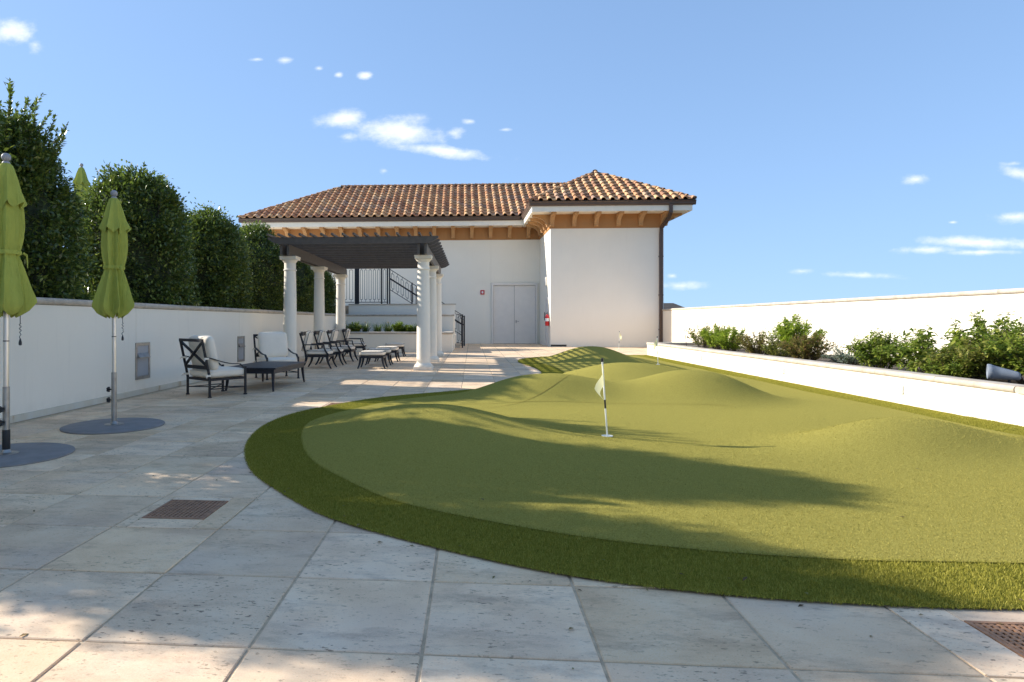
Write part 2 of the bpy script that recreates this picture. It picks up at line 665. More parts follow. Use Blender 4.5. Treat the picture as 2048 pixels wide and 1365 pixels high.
def fabric(name, col, scale=220, rough=0.85, sheen=0.1, var=.05, trans=0.0):
    t = NT(name)
    v = t.pos()
    c = t.ramp(t.noise(v, 5, 5, 0.6), [(0.3, tuple(x * (1 - var) for x in col)), (0.7, tuple(min(1, x * (1 + var)) for x in col))])
    t.bump(t.math('ADD', t.noise(v, scale, 2), t.math('MULTIPLY', t.noise(v, 9, 4), 2.0)), 0.22, 0.006)
    t.b.inputs['Sheen Weight'].default_value = sheen
    t.done(c, rough, 0, 0.2)
    if trans:
        tr = t.new('ShaderNodeBsdfTranslucent')
        t.put(tr.inputs['Color'], c)
        ms = t.new('ShaderNodeMixShader')
        ms.inputs[0].default_value = trans
        t.L.new(t.b.outputs[0], ms.inputs[1])
        t.L.new(tr.outputs[0], ms.inputs[2])
        t.L.new(ms.outputs[0], t.N['Material Output'].inputs['Surface'])
    return t.m


def canvas(name, col):
    t = NT(name)
    v = t.pos()
    c = t.ramp(t.noise(v, 5, 5, 0.6), [(0.3, tuple(x * .9 for x in col)), (0.7, tuple(x * 1.08 for x in col))])
    fade = t.noise(t.pos((3, 3, .6)), 4, 4)
    c = t.mix(t.maprange(fade, .45, .75, 0, .3), c, tuple(min(1, x * 1.35 + .02) for x in col))
    h = t.math('ADD', t.math('MULTIPLY', t.noise(t.pos((1, 1, .12)), 26, 4, .6), 1.0), t.math('MULTIPLY', t.noise(t.pos((1, 1, .5)), 60, 3, .6), .25))
    t.bump(h, 0.9, 0.022)
    t.done(c, .95, 0, .1)
    tr = t.new('ShaderNodeBsdfTranslucent')
    t.put(tr.inputs['Color'], c)
    ms = t.new('ShaderNodeMixShader')
    ms.inputs[0].default_value = .15
    t.L.new(t.b.outputs[0], ms.inputs[1])
    t.L.new(tr.outputs[0], ms.inputs[2])
    t.L.new(ms.outputs[0], t.N['Material Output'].inputs['Surface'])
    return t.m


canopy_m = canvas('lime_canvas', (0.46, 0.485, 0.10))
cushion_m = fabric('ivory_cushion', (0.90, 0.775, 0.61), 260, 0.9, 0.1, 0.03)
flag_m = fabric('flag_cloth', (0.82, 0.78, 0.46), 300, 0.9, 0.0, 0.05, 0.35)
iron = simple('dark_iron', (0.022, 0.021, 0.024), 0.3, 20, 0.5, 0.3, bump=0.08)
black_wood = simple('black_lacquer', (0.014, 0.014, 0.020), 0.4, 25, 0.42, bump=0.06)
bronze = simple('pergola_bronze', (0.115, 0.092, 0.070), 0.15, 9, 0.5, 0.1)
steel = simple('brushed_steel', (0.62, 0.60, 0.56), 0.12, 30, 0.33, 1.0, aniso=(1, 1, .1))
steel_dull = simple('dull_steel', (0.38, 0.36, 0.33), 0.2, 14, 0.42, 0.9)
base_grey = simple('umbrella_base_paint', (0.235, 0.215, 0.20), 0.15, 5, 0.7, bump=0.1)
finial_m = simple('grey_resin', (0.33, 0.32, 0.32), 0.06, 8, 0.6)
plastic_black = simple('black_plastic', (0.015, 0.015, 0.016), 0.2, 10, 0.45)
gutter_m = simple('brown_gutter', (0.105, 0.066, 0.046), 0.1, 5, 0.45, 0.0)
grate_m = simple('bronze_grate', (0.34, 0.175, 0.09), 0.3, 25, 0.65, 0.1, bump=0.2)
pit_m = simple('dark_opening', (0.02, 0.016, 0.012), 0.3, 10, 0.95)  # near-black colour stands in for the shade inside drain openings
red_m = simple('red_enamel', (0.55, 0.015, 0.02), 0.05, 4, 0.3)
white_plastic = simple('white_plastic', (0.80, 0.80, 0.78), 0.02, 4, 0.4)
speaker_m = simple('speaker_shell', (0.21, 0.235, 0.265), 0.10, 14, 0.6, bump=0.1)
pole_white = simple('pole_white', (0.80, 0.79, 0.70), 0.04, 8, 0.4)
far_wall = simple('distant_wall', (0.30, 0.25, 0.20), 0.1, 1, 0.9)
far_roof = simple('distant_shingle', (0.075, 0.062, 0.052), 0.2, 2, 0.9)
land_m = simple('land', (0.10, 0.11, 0.06), 0.4, 0.05, 0.95)
lens_m = simple('frosted_lens', (0.36, 0.37, 0.38), 0.04, 6, 0.3)
piping_m = simple('dark_piping', (0.02, 0.02, 0.02), 0.1, 6, 0.8)


def tile_mat(name, island):
    t = NT(name)
    if island:
        r = t.new('ShaderNodeNewGeometry').outputs['Random Per Island']
    else:
        r = t.new('ShaderNodeObjectInfo').outputs['Random']
    c = t.ramp(r, [(0.0, (0.38, 0.20, 0.115)), (0.12, (0.49, 0.24, 0.125)), (0.32, (0.60, 0.315, 0.145)), (0.5, (0.70, 0.430, 0.21)),
                   (0.66, (0.60, 0.285, 0.135)), (0.82, (0.70, 0.455, 0.25)), (0.93, (0.44, 0.27, 0.18)), (1.0, (0.62, 0.38, 0.20))])
    v = t.pos()
    n = t.noise(v, 9, 5, 0.65)
    c = t.mix(t.maprange(n, 0.48, 0.75, 0, 0.40), c, (0.14, 0.085, 0.055))
    c = t.mix(t.maprange(t.noise(v, 3.1, 4), 0.55, 0.75, 0, 0.25), c, (0.60, 0.45, 0.30))
    t.bump(t.noise(v, 60, 3), 0.2, 0.01)
    return t.done(c, 0.85, 0, 0.25)


tile_m = tile_mat('terracotta_tile', False)
tile_joined_m = tile_mat('terracotta_tile_field', True)
underlay = simple('roof_underlay', (0.055, 0.036, 0.026), 0.2, 5, 0.95)


# ------------------------------------------------------------------ ground and paving
def ground_sheet(name, x0, x1, y0, y1, z, m, kind='structure'):
    o = MB().add([(x0, y0, z), (x1, y0, z), (x1, y1, z), (x0, y1, z)], [(0, 1, 2, 3)]).build(name, m)
    return tag(o, kind=kind)


tag(ground_sheet('ground', -2500, 2500, -2500, 2500, -7.0, land_m))
# the roof deck the terrace lies on
deck = MB().box(-40, 12, -14, 60, -6.9, -0.030).build('building_podium', far_wall)
tag(deck, kind='structure')


def catmull(pts, k=8, closed=True):
    out = []
    n = len(pts)
    for i in range(n if closed else n - 1):
        p0, p1, p2, p3 = [np.array(pts[(i + j) % n], float) for j in (-1, 0, 1, 2)]
        for s in range(k):
            t = s / k
            out.append(0.5 * ((2 * p1) + (-p0 + p2) * t + (2 * p0 - 5 * p1 + 4 * p2 - p3) * t * t + (-p0 + 3 * p1 - 3 * p2 + p3) * t ** 3))
    return np.array(out)


PLX = 6.20                                    # front face of the long planter
green_pts = [(3.3, 2.86), (2.29, 2.79), (1.78, 2.78), (1.1, 2.84), (0.46, 3.00), (-0.17, 3.31), (-0.85, 3.77), (-1.34, 4.33), (-1.75, 4.92), (-2.06, 5.62),
             (-2.27, 6.35), (-2.37, 7.16), (-2.30, 7.97), (-1.98, 8.86), (-1.40, 9.86), (-0.37, 10.78), (0.51, 11.60), (1.16, 12.78), (1.58, 14.5), (1.62, 16.1),
             (1.45, 17.6), (1.36, 18.9), (1.66, 20.4), (2.6, 21.7), (4.2, 22.5), (6.0, 22.7), (6.17, 22.5), (6.17, 18.0), (6.17, 13.0), (6.17, 9.0), (6.17, 6.6), (5.7, 4.8), (4.7, 3.4)]
GP = catmull(green_pts, 8)
GP[:, 0] = np.minimum(GP[:, 0], PLX - 0.012)


def inside(poly, p):
    x, y = p[:, 0], p[:, 1]
    c = np.zeros(len(p), bool)
    n = len(poly)
    for i in range(n):
        x0, y0 = poly[i]
        x1, y1 = poly[(i + 1) % n]
        m = ((y0 > y) != (y1 > y))
        if y1 != y0:
            xi = (x1 - x0) * (y - y0) / (y1 - y0) + x0
            c ^= m & (x < xi)
    return c


def near_poly(poly, p):
    """nearest point on the outline and the distance to it"""
    best = np.full(len(p), 1e9)
    q = np.zeros_like(p)
    n = len(poly)
    for i in range(n):
        a = poly[i]
        b = poly[(i + 1) % n]
        d = b - a
        l2 = (d ** 2).sum()
        if l2 < 1e-12:
            continue
        t = np.clip(((p - a) @ d) / l2, 0, 1)
        s = a + t[:, None] * d
        ds = ((p - s) ** 2).sum(1)
        m = ds < best
        best[m] = ds[m]
        q[m] = s[m]
    return q, np.sqrt(best)


# mounds: centre x, y, height, radius along, radius across, turn
MOUNDS = [(-0.55, 6.75, 0.27, 0.98, 0.75, 0.0), (0.75, 6.05, 0.085, 1.35, 0.62, -0.42),
          (1.0, 9.75, 0.37, 0.92, 0.58, 0.1), (3.40, 9.75, 0.44, 0.84, 0.56, 0.0), (2.2, 9.85, 0.14, 0.8, 0.5, 0.0),
          (3.2, 12.9, 0.36, 1.25, 0.85, 0.0), (3.5, 18.9, 0.44, 1.05, 1.2, 0.1), (3.95, 6.15, 0.27, 0.86, 0.55, 0.2), (4.9, 6.5, 0.05, 0.8, 0.5, 0)]


def mound_z(x, y):
    z = np.zeros_like(x)
    for cx, cy, h, a, b, t in MOUNDS:
        dx, dy = x - cx, y - cy
        u = dx * math.cos(t) + dy * math.sin(t)
        v = -dx * math.sin(t) + dy * math.cos(t)
        r2 = (u / a) ** 2 + (v / b) ** 2
        z += h * np.exp(-r2 ** 1.15 * 0.9)
    return z


def turf_z(x, y, d):
    """height of the turf: mounds fade out at the rim (d = distance to the rim)"""
    k = np.clip(d / 0.7, 0, 1)
    return mound_z(x, y) * (k * k * (3 - 2 * k)) + 0.012 * np.sin(x * 2.1) * np.cos(y * 1.7) * k


def turf_mesh(name, m, off, zoff, step=0.06):
    x = np.arange(-2.6, 6.4, step)
    y = np.arange(2.6, 23.0, step)
    X, Y = np.meshgrid(x, y)
    p = np.stack([X.ravel(), Y.ravel()], 1)
    ins = inside(GP, p)
    q, d = near_poly(GP, p)
    sdist = np.where(ins, d, -d)
    ok = sdist > off
    nx, ny = len(x), len(y)
    okg = ok.reshape(ny, nx)
    cell = okg[:-1, :-1] | okg[1:, :-1] | okg[:-1, 1:] | okg[1:, 1:]
    used = np.zeros((ny, nx), bool)
    for a, b in ((0, 0), (1, 0), (0, 1), (1, 1)):
        used[a:ny - 1 + a, b:nx - 1 + b] |= cell
    used = used.ravel()
    # pull the outer row onto the rim
    mv = used & ~ok
    if off == 0:
        p[mv] = q[mv]
    else:
        g = (p[mv] - q[mv]) / np.maximum(d[mv], 1e-6)[:, None] * np.where(ins[mv], 1, -1)[:, None]
        p[mv] = p[mv] + g * (off - sdist[mv])[:, None]
    sdist[mv] = off
    z = turf_z(p[:, 0], p[:, 1], sdist) + zoff
    idx = np.full(nx * ny, -1)
    idx[used] = np.arange(used.sum())
    I = idx.reshape(ny, nx)
    f = np.stack([I[:-1, :-1][cell], I[:-1, 1:][cell], I[1:, 1:][cell], I[1:, :-1][cell]], 1)
    v = np.concatenate([p[used], z[used][:, None]], 1)
    return np_mesh(name, v, f, m, True)


FR = 0.52
fringe = link('turf_collar', turf_mesh('turf_collar', fringe_m, 0.0, 0.010))
tag(fringe, kind='structure')
putting = link('putting_green', turf_mesh('putting_green', green_m, FR, 0.017))
tag(putting, kind='structure')


def blades(name, p, z, h, w, lean, m):
    n = len(p)
    ang = rng.uniform(0, 2 * np.pi, n)
    hh = h * rng.uniform(0.55, 1.15, n)
    le = lean * rng.uniform(0.2, 1.0, n)
    la = rng.uniform(0, 2 * np.pi, n)
    v = np.zeros((n, 3, 3), np.float32)
    ww = w * rng.uniform(0.7, 1.3, n)
    v[:, 0] = np.stack([p[:, 0] - np.cos(ang) * ww / 2, p[:, 1] - np.sin(ang) * ww / 2, z - 0.003], 1)
    v[:, 1] = np.stack([p[:, 0] + np.cos(ang) * ww / 2, p[:, 1] + np.sin(ang) * ww / 2, z - 0.003], 1)
    v[:, 2] = np.stack([p[:, 0] + np.cos(la) * le * hh, p[:, 1] + np.sin(la) * le * hh, z + hh], 1)
    return np_mesh(name, v.reshape(-1, 3), np.arange(n * 3).reshape(-1, 3), m)


def scatter(x0, x1, y0, y1, dens, dmin, dmax):
    n = int((x1 - x0) * (y1 - y0) * dens)
    p = np.stack([rng.uniform(x0, x1, n), rng.uniform(y0, y1, n)], 1)
    p = p[inside(GP, p)]
    q, d = near_poly(GP, p)
    k = (d > dmin) & (d < dmax)
    return p[k], d[k]




def rim_scatter(dens, y0, y1):
    """points in the collar, sampled along the rim"""
    a = GP
    b = np.roll(GP, -1, 0)
    sg = b - a
    ln = np.linalg.norm(sg, axis=1)
    ok = ((a[:, 1] >= y0) & (a[:, 1] < y1) & (ln > 1e-6))
    a, sg, ln = a[ok], sg[ok], ln[ok]
    n = int(ln.sum() * FR * 1.25 * dens)
    k = rng.choice(len(ln), n, p=ln / ln.sum())
    nrm = np.stack([sg[:, 1], -sg[:, 0]], 1) / ln[:, None]
    d = rng.uniform(-.010, FR + .02, n)
    p = a[k] + sg[k] * rng.uniform(-.2, 1.2, n)[:, None] + nrm[k] * d[:, None]
    q, dd = near_poly(GP, p)
    i_ = inside(GP, p)
    dd = np.where(i_, dd, 0.0)
    m = (i_ | (rng.uniform(size=n) < .45)) & (dd < FR + .018)
    return p[m], dd[m]


pa, da = rim_scatter(26000, 2.0, 8.5)
pb, db = rim_scatter(2600, 8.5, 30)
p_ = np.concatenate([pa, pb])
d_ = np.concatenate([da, db])
tag(link('turf_collar_blades', blades('turf_collar_blades', p_, turf_z(p_[:, 0], p_[:, 1], d_) + 0.010, 0.016, 0.0034, 0.9, blade_m)),
    'longer green artificial grass of the collar round the putting green', 'grass', kind='stuff')
pa, da = scatter(-1.9, 5.6, 3.2, 8.4, 9500, FR, 9)
k_ = rng.uniform(size=len(pa)) < np.clip((8.4 - pa[:, 1]) / 4.2, 0, 1) ** 1.3
pa, da = pa[k_], da[k_]
tag(link('putting_green_pile', blades('putting_green_pile', pa, turf_z(pa[:, 0], pa[:, 1], da) + 0.017, 0.0075, 0.004, 0.9, blade2_m)),
    'short olive pile of the putting green nearest the paving', 'grass', kind='stuff')

seam_m = simple('turf_seam', (0.28, 0.215, 0.055), 0.3, 30, 1.0, spec=0.0)
for pts in ([(-.9, 8.75), (.6, 8.95), (2.2, 9.0), (3.9, 8.85), (5.6, 8.75)], [(-1.5, 7.9), (-.6, 8.4), (.3, 8.7), (1.4, 9.6), (1.9, 11.0), (2.1, 13.0), (2.3, 15.0)],
            [(5.65, 14.2), (4.6, 14.1), (3.2, 14.5), (2.4, 15.4)]):
    c_ = catmull(pts, 10, False)
    q_, dd_ = near_poly(GP, c_)
    zz = turf_z(c_[:, 0], c_[:, 1], dd_) + .0205
    dv = np.gradient(c_, axis=0)
    dv /= np.linalg.norm(dv, axis=1, keepdims=True)
    nn = np.stack([-dv[:, 1], dv[:, 0]], 1) * .0035
    vv = np.concatenate([np.concatenate([c_ - nn, zz[:, None]], 1), np.concatenate([c_ + nn, zz[:, None]], 1)])
    m_ = len(c_)
    link('turf_seam', np_mesh('turf_seam', vv, [(i, i + 1, m_ + i + 1, m_ + i) for i in range(m_ - 12 if len(pts) > 4 else m_ - 1)], seam_m), putting)

# pavers
tag(ground_sheet('terrace_bed', -5.5, 9.3, -14.0, 36.5, -0.006, grout))
J1 = 26                                       # rows of single slabs; the sheet takes over beyond
floor_root = tag(ground_sheet('terrace_paving', -5.45, 9.2, GY + J1 * GS, 34.6, 0.0, far_paving))


tag(ground_sheet('terrace_paving_behind', -5.45, 9.2, -14.0, GY - 3 * GS, 0.0, far_paving))


def paver_mesh(name, sx, sy, ch=0.004, th=0.02):
    hx, hy = sx / 2, sy / 2
    vs = []
    for z, o in ((-th, 0), (-ch, 0), (0, ch)):
        vs += [(-hx + o, -hy + o, z), (hx - o, -hy + o, z), (hx - o, hy - o, z), (-hx + o, hy - o, z)]
    fs = [(8, 9, 10, 11)]
    for r in (0, 4):
        for k in range(4):
            fs.append((r + k, r + (k + 1) % 4, r + 4 + (k + 1) % 4, r + 4 + k))
    return MB().add(vs, fs).mesh(name, paver_m, fix=False)


GAP = 0.0125
slab = paver_mesh('paver', GS - GAP, GS - GAP)
# drain cells: (i, j) -> grate rectangle
GRATES = {(0, 2): (-2.010, -1.620, 3.715, 4.105), (6, 0): (1.965, 2.355, 2.290, 2.680), (0, 10): (-2.060, -1.670, 8.760, 9.150)}
cells = []
for j in range(-3, J1):
    for i in range(-6, 14):
        x0, y0 = GX + i * GS, GY + j * GS
        if x0 < -5.5 or x0 > 8.7:
            continue
        cells.append((i, j, x0, y0))
cc = np.array([[(x + a * GS, y + b * GS) for a in (0.0, .5, 1) for b in (0.0, .5, 1)] for _, _, x, y in cells])
ins = inside(GP, cc.reshape(-1, 2)).reshape(len(cells), 9)
n_pav = 0
for (i, j, x0, y0), cov in zip(cells, ins):
    if cov.all():
        continue
    if x0 > PLX - 0.05 and y0 > 7.4:
        continue
    if (i, j) in GRATES:
        a0, a1, b0, b1 = GRATES[(i, j)]
        h = GAP / 2
        e = 0.003
        for (p0, p1, q0, q1) in ((x0 + h, a0 - e, y0 + h, y0 + GS - h), (a1 + e, x0 + GS - h, y0 + h, y0 + GS - h),
                                 (a0, a1, y0 + h, b0 - e), (a0, a1, b1 + e, y0 + GS - h)):
            if p1 - p0 > 0.01 and q1 - q0 > 0.01:
                link('paver', paver_mesh('paver_strip', p1 - p0, q1 - q0, 0.002), floor_root, ((p0 + p1) / 2, (q0 + q1) / 2, 0))
        continue
    tilt = (random.uniform(-.0016, .0016), random.uniform(-.0016, .0016), random.choice((0, math.pi / 2, math.pi, -math.pi / 2)))
    link('paver', slab, floor_root, (x0 + GS / 2, y0 + GS / 2, random.uniform(-.0012, .0008)), tilt)
    n_pav += 1


def grate(rect, label):
    a0, a1, b0, b1 = rect
    t = thing('drain_grate', label, 'drain', ((a0 + a1) / 2, (b0 + b1) / 2, 0), 0, 'drain grates in the paving')
    hx, hy = (a1 - a0) / 2, (b1 - b0) / 2
    f = 0.018
    MB().box(-hx, hx, -hy, -hy + f, -.004, .003).box(-hx, hx, hy - f, hy, -.004, .003).box(-hx, -hx + f, -hy + f, hy - f, -.004, .003).box(hx - f, hx, -hy + f, hy - f, -.004, .003).build('frame', grate_m, t)
    g = MB()
    n = 13
    for k in range(n):
        c = -hx + f + (k + 0.5) * (2 * (hx - f)) / n
        g.box(c - .0065, c + .0065, -hy + f, hy - f, -.003, .0015)
    for k in range(n):
        c = -hy + f + (k + 0.5) * (2 * (hy - f)) / n
        g.box(-hx + f, hx - f, c - .0055, c + .0055, -.0035, .0008)
    g.build('grille', grate_m, t)
    MB().box(-hx + .004, hx - .004, -hy + .004, hy - .004, -.0055, -.0045).build('dark_pit_plate', pit_m, t)  # thin dark plate paints the shaded hole below the bars
    return t


grate(GRATES[(0, 2)], 'square bronze drain grate in the paving left of the green, nearest whole one')
grate(GRATES[(6, 0)], 'square bronze drain grate cut by the right frame edge, below the green')
grate(GRATES[(0, 10)], 'small distant bronze drain grate beside the left rim of the green')
t = thing('drain_grate', 'thin slot drain in the paving before the grey double doors', 'drain', (1.72, 28.3, 0.002), 0, 'drain grates in the paving')
MB().box(-.25, .25, -.06, .06, 0, .004).build('frame', grate_m, t)
MB().box(-.23, .23, -.04, .04, .004, .006).build('dark_pit_plate', pit_m, t)  # dark slab on the frame paints the shaded slot


# ------------------------------------------------------------------ walls with coping
def coping_profile(w, h, over):
    """cross-section (across, up) of a bullnose coping"""
    a, b = -over, w + over
    r = h / 2
    pts = [(a + r * .8, 0)]
    for k in range(1, 6):
        t = -math.pi / 2 - math.pi * k / 6
        pts.append((a + r * .8 + r * .8 * math.cos(t), r + r * math.sin(t)))
    pts.append((a + r * .8, h))
    pts.append((b - r * .8, h))
    for k in range(1, 6):
        t = math.pi / 2 - math.pi * k / 6
        pts.append((b - r * .8 + r * .8 * math.cos(t), r + r * math.sin(t)))
    pts.append((b - r * .8, 0))
    return pts


def coping_run(parent, base, axis, a0, a1, across0, w, z, h=0.09, over=0.035, ln=0.95):
    """row of separate coping stones; base = parent's world location"""
    n = max(1, round(abs(a1 - a0) / ln))
    L_ = (a1 - a0) / n
    prof = coping_profile(w, h, over)
    me = None
    for k in range(n):
        if me is None:
            mb = MB()
            if axis == 'y':
                mb.prism(prof, 'y', 0.002, L_ - 0.002)
            else:
                mb.prism(prof, 'x', 0.002, L_ - 0.002)
            me = mb.mesh('coping_stone', coping_m, True)
        s = a0 + k * L_
        p = (across0, s, z) if axis == 'y' else (s, across0, z)
        link('coping_stone', me, parent, (p[0] - base[0], p[1] - base[1], p[2] - base[2] + random.uniform(-.0015, .0015)))


def panel_wall(name, label, axis, a0, a1, c0, c1, z1, joints, m=stucco, z0=0.0, cat='wall', plinth=None):
    """wall of rendered panels with recessed joints; axis = long direction; c0 face side .. c1"""
    loc = (c0, a0, 0) if axis == 'y' else (a0, c0, 0)
    t = thing(name, label, cat, loc)
    rec = 0.012 * (1 if c1 > c0 else -1)
    mb = MB()
    if axis == 'y':
        mb.box(min(c0 + rec, c1) - loc[0], max(c0 + rec, c1) - loc[0], 0, a1 - a0, z0, z1 - .004)
    else:
        mb.box(0, a1 - a0, min(c0 + rec, c1) - loc[1], max(c0 + rec, c1) - loc[1], z0, z1 - .004)
    mb.build('wall_core', m, t)
    cuts = [a0] + list(joints) + [a1]
    for s, e in zip(cuts[:-1], cuts[1:]):
        mb = MB()
        lo, hi = min(c0, c0 + rec * .9), max(c0, c0 + rec * .9)
        g = 0.004
        if axis == 'y':
            mb.box(lo - loc[0], hi - loc[0], s - a0 + g, e - a0 - g, z0, z1 - .002)
        else:
            mb.box(s - a0 + g, e - a0 - g, lo - loc[1], hi - loc[1], z0, z1 - .002)
        mb.build('wall_panel', m, t)
    return t, loc


# left garden wall (retains the hedge bed)
LX = -5.42
lw, lwl = panel_wall('garden_wall', 'long white stucco wall with stone coping below the clipped hedge', 'y', -6.0, 26.2, LX, LX - 0.30, 1.41, (1.1, 5.2, 9.85, 14.4, 18.9, 22.6))
coping_run(lw, lwl, 'y', -6.0, 26.2, LX - 0.30, 0.30, 1.41, 0.09, 0.035, 1.15)
MB().box(0.001, 0.022, 0, 32.2, 0, 0.085).build('base_strip', plinth_m, lw)

# right garden wall
RX = 9.87
rw, rwl = panel_wall('garden_wall', 'tall sunlit white stucco wall behind the long planter', 'y', -4.0, 30.12, RX, RX + 0.30, 1.68, (2.5, 7.3, 12.2, 16.9, 21.8, 26.2))
rw.rotation_euler = (0, 0, .0304)
coping_run(rw, rwl, 'y', -4.0, 30.12, RX, 0.30, 1.68, 0.09, 0.04, 1.05)

# long planter
PY0, PY1, PH = 7.42, 22.9, 0.46
pt = thing('planter', 'long low white stucco planter with stone coping beside the putting green', 'planter', (PLX, PY0, 0))
mb = MB()
mb.box(0, .24, 0, PY1 - PY0, 0, PH - .08)
mb.box(.24, 3.31, 0, .24, 0, PH - .08)
mb.box(.24, 2.84, PY1 - PY0 - .24, PY1 - PY0, 0, PH - .08)
mb.build('planter_wall', stucco, pt, bevel=0.004)
coping_run(pt, (PLX, PY0, 0), 'y', PY0 + .27, PY1 - .27, PLX, 0.24, PH - .08, 0.08, 0.03, 1.2)
coping_run(pt, (PLX, PY0, 0), 'x', PLX - .02, 9.51, PY0, 0.24, PH - .08, 0.08, 0.03, 1.2)
coping_run(pt, (PLX, PY0, 0), 'x', PLX - .02, 9.04, PY1 - .24, 0.24, PH - .08, 0.08, 0.03, 1.2)
MB().prism([(.24, .24), (3.30, .24), (2.84, PY1 - PY0 - .24), (.24, PY1 - PY0 - .24)], 'z', 0.0, PH - .12).build('soil_bed', soil, pt)
for y, w in ((9.62, .5), (13.1, .5), (17.6, .4)):
    o = thing('outlet_box', {9.62: 'white outlet box on the planter front nearest the camera', 13.1: 'white outlet box on the planter front, middle of three', 17.6: 'white outlet box on the planter front farthest away'}[y],
              'outlet', (PLX - .001, y, 0.215), 0, 'outlet boxes on the planter')
    MB().box(-.026, .001, -.055, .055, -.06, .06).build('cover', white_plastic, o, bevel=0.006)
    MB().box(-.034, -.026, -.03, .03, -.035, .035).build('lid', white_plastic, o, bevel=0.004)
    MB().box(-.037, -.034, -.012, .012, .005, .018).build('latch', steel_dull, o)

# hedge bed and upper terrace at the left
bed = MB().box(-7.35, LX - .30, -6, 33, -.02, 1.33).build('hedge_bed', soil)
tag(bed, kind='structure')
ut = MB().box(-22, -7.36, -6, 36, -.02, 1.95).build('upper_terrace', stucco)
tag(ut, kind='structure')

# tiered planter and stair block at the back left
BX1 = -0.76
tp = thing('tiered_planter', 'white stepped planter walls with stone copings below the stair landing', 'planter', (LX, 24.3, 0))
mb = MB()
W_ = BX1 - LX
mb.box(.001, W_, 0, .22, 0, .70)
mb.box(W_ - .30, W_, .22, 1.88, 0, .70)
mb.build('front_wall', stucco, tp)
MB().box(.001, W_, 1.9, 2.2, 0, 1.41).build('middle_wall', stucco, tp)
MB().box(.001, W_ + .02, 3.25, 3.55, 0, 1.93).build('back_wall', stucco, tp)
MB().box(W_ - .25, W_ + .015, 2.2, 3.25, 0, 1.41).build('end_wall', stucco, tp)
MB().box(W_ - .20, W_ + .01, 3.55, 6.6, 0, 0.60).build('stair_side_wall', stucco, tp)
MB().box(.002, W_ - .30, .22, 1.9, 0, .66).build('soil_bed', soil, tp)
MB().box(.002, W_ - .25, 2.2, 3.25, 0, 1.36).build('soil_bed', soil, tp)
b_ = (LX, 24.3, 0)
coping_run(tp, b_, 'x', LX + .005, BX1 + .03, 24.3, .22, .70, .09, .035, 1.15)
coping_run(tp, b_, 'x', LX - .30, BX1 + .03, 26.2, .30, 1.41, .09, .035, 1.15)
MB().box(.0, W_ + .07, 3.21, 3.59, 1.93, 1.965).build('cap_slab', coping_m, tp)
MB().box(W_ - .34, W_ + .03, .26, 1.86, .70, .79).build('coping_stone', coping_m, tp, bevel=.02)
# landing and stair behind
ld = MB().box(-9.0, -3.75, 27.9, 33.0, -.02, 1.90).build('stair_landing', coping_m)
tag(ld, kind='structure')
stt = thing('staircase', 'stone stair climbing left between the tiered planter and the facade', 'stairs', (-3.75, 28.6, 0))
ns = 11
for k in range(ns):
    z = 1.90 * (ns - k) / (ns + 1)
    MB().box(k * .29, (k + 1) * .29 + .02, 0.0, 2.0, 0 if k == 0 else 0, z).build('step', coping_m, stt)


# ------------------------------------------------------------------ railings
def fence_panel(root, p0, p1, h, n, pattern=True, bot=0.08, thick=0.016):
    """top and bottom rail with balusters joined to long rectangles in pairs, as one panel between two posts"""
    p0, p1 = Vector(p0), Vector(p1)
    up = Vector((0, 0, 1))
    MB().bar(p0 + up * h, p1 + up * h, 0.045, 0.03).build('top_rail', iron, root)
    MB().bar(p0 + up * bot, p1 + up * bot, 0.03, 0.03).build('bottom_rail', iron, root)
    for k in range(n):
        c = p0.lerp(p1, (k + .5) / n)
        d = (p1 - p0) / n * 0.27
        m = MB()
        a, b = c - d, c + d
        lo, hi = bot + .12, h - .14
        m.bar(a + up * lo, a + up * hi, thick, thick).bar(b + up * lo, b + up * hi, thick, thick)
        m.bar(a + up * lo, b + up * lo, thick, thick).bar(a + up * hi, b + up * hi, thick, thick)
        m.bar(c + up * bot, c + up * lo, thick, thick).bar(c + up * hi, c + up * h, thick, thick)
        m.build('baluster', iron, root)


fr = thing('railing', 'black iron railing on the stair landing behind the pergola columns', 'railing', (0, 27.75, 1.965))
for x in (-6.6, -5.03, -3.98, -3.72):
    w = .085 if x in (-5.03,) else .06
    MB().box(x - w / 2, x + w / 2, -w / 2, w / 2, 0, 1.72).build('post', iron, fr)
MB().box(-5.18, -5.06, -.05, .05, 0, 1.72).build('gate_post', iron, fr)
fence_panel(fr, (-6.57, 0, 0), (-5.21, 0, 0), 1.65, 5)
fence_panel(fr, (-4.98, 0, 0), (-4.01, 0, 0), 1.65, 5)
fence_panel(fr, (-3.95, 0, 0), (-3.75, 0, 0), 1.65, 1)
sr = thing('railing', 'black iron handrail sloping down the stair to the paving', 'railing', (-3.72, 28.5, 0))
x1, za, zb = 3.38, 3.55, 1.42
slope = (zb - za) / x1
for k, x in enumerate((0.0, 1.02, 1.25, 2.3, 3.30)):
    zt = za + slope * x + .04
    MB().box(x - .03, x + .03, -.03, .03, max(0.0, zt - 1.7), zt).build('post', iron, sr)
fence_panel(sr, (0.03, 0, za - 1.0), (3.3, 0, za + slope * 3.3 - 1.0), 1.0, 15)
MB().bar((0.03, 0, za - .42), (3.3, 0, za + slope * 3.3 - .42), .05, .07).build('handrail', iron, sr)
sr2 = thing('railing', 'black iron end rail of the stair right of the tiered planter', 'railing', (BX1 + .06, 30.2, 0))
MB().box(.30, .37, .55, .62, 0, 1.47).build('post', iron, sr2)
MB().box(.20, .25, .40, .45, 0, 1.49).build('post', iron, sr2)
fence_panel(sr2, (0.0, -.2, .12), (.33, .58, .0), 1.42, 3)
MB().bar((0.0, -.2, 1.17), (.33, .58, 1.02), .045, .05).build('handrail', iron, sr2)
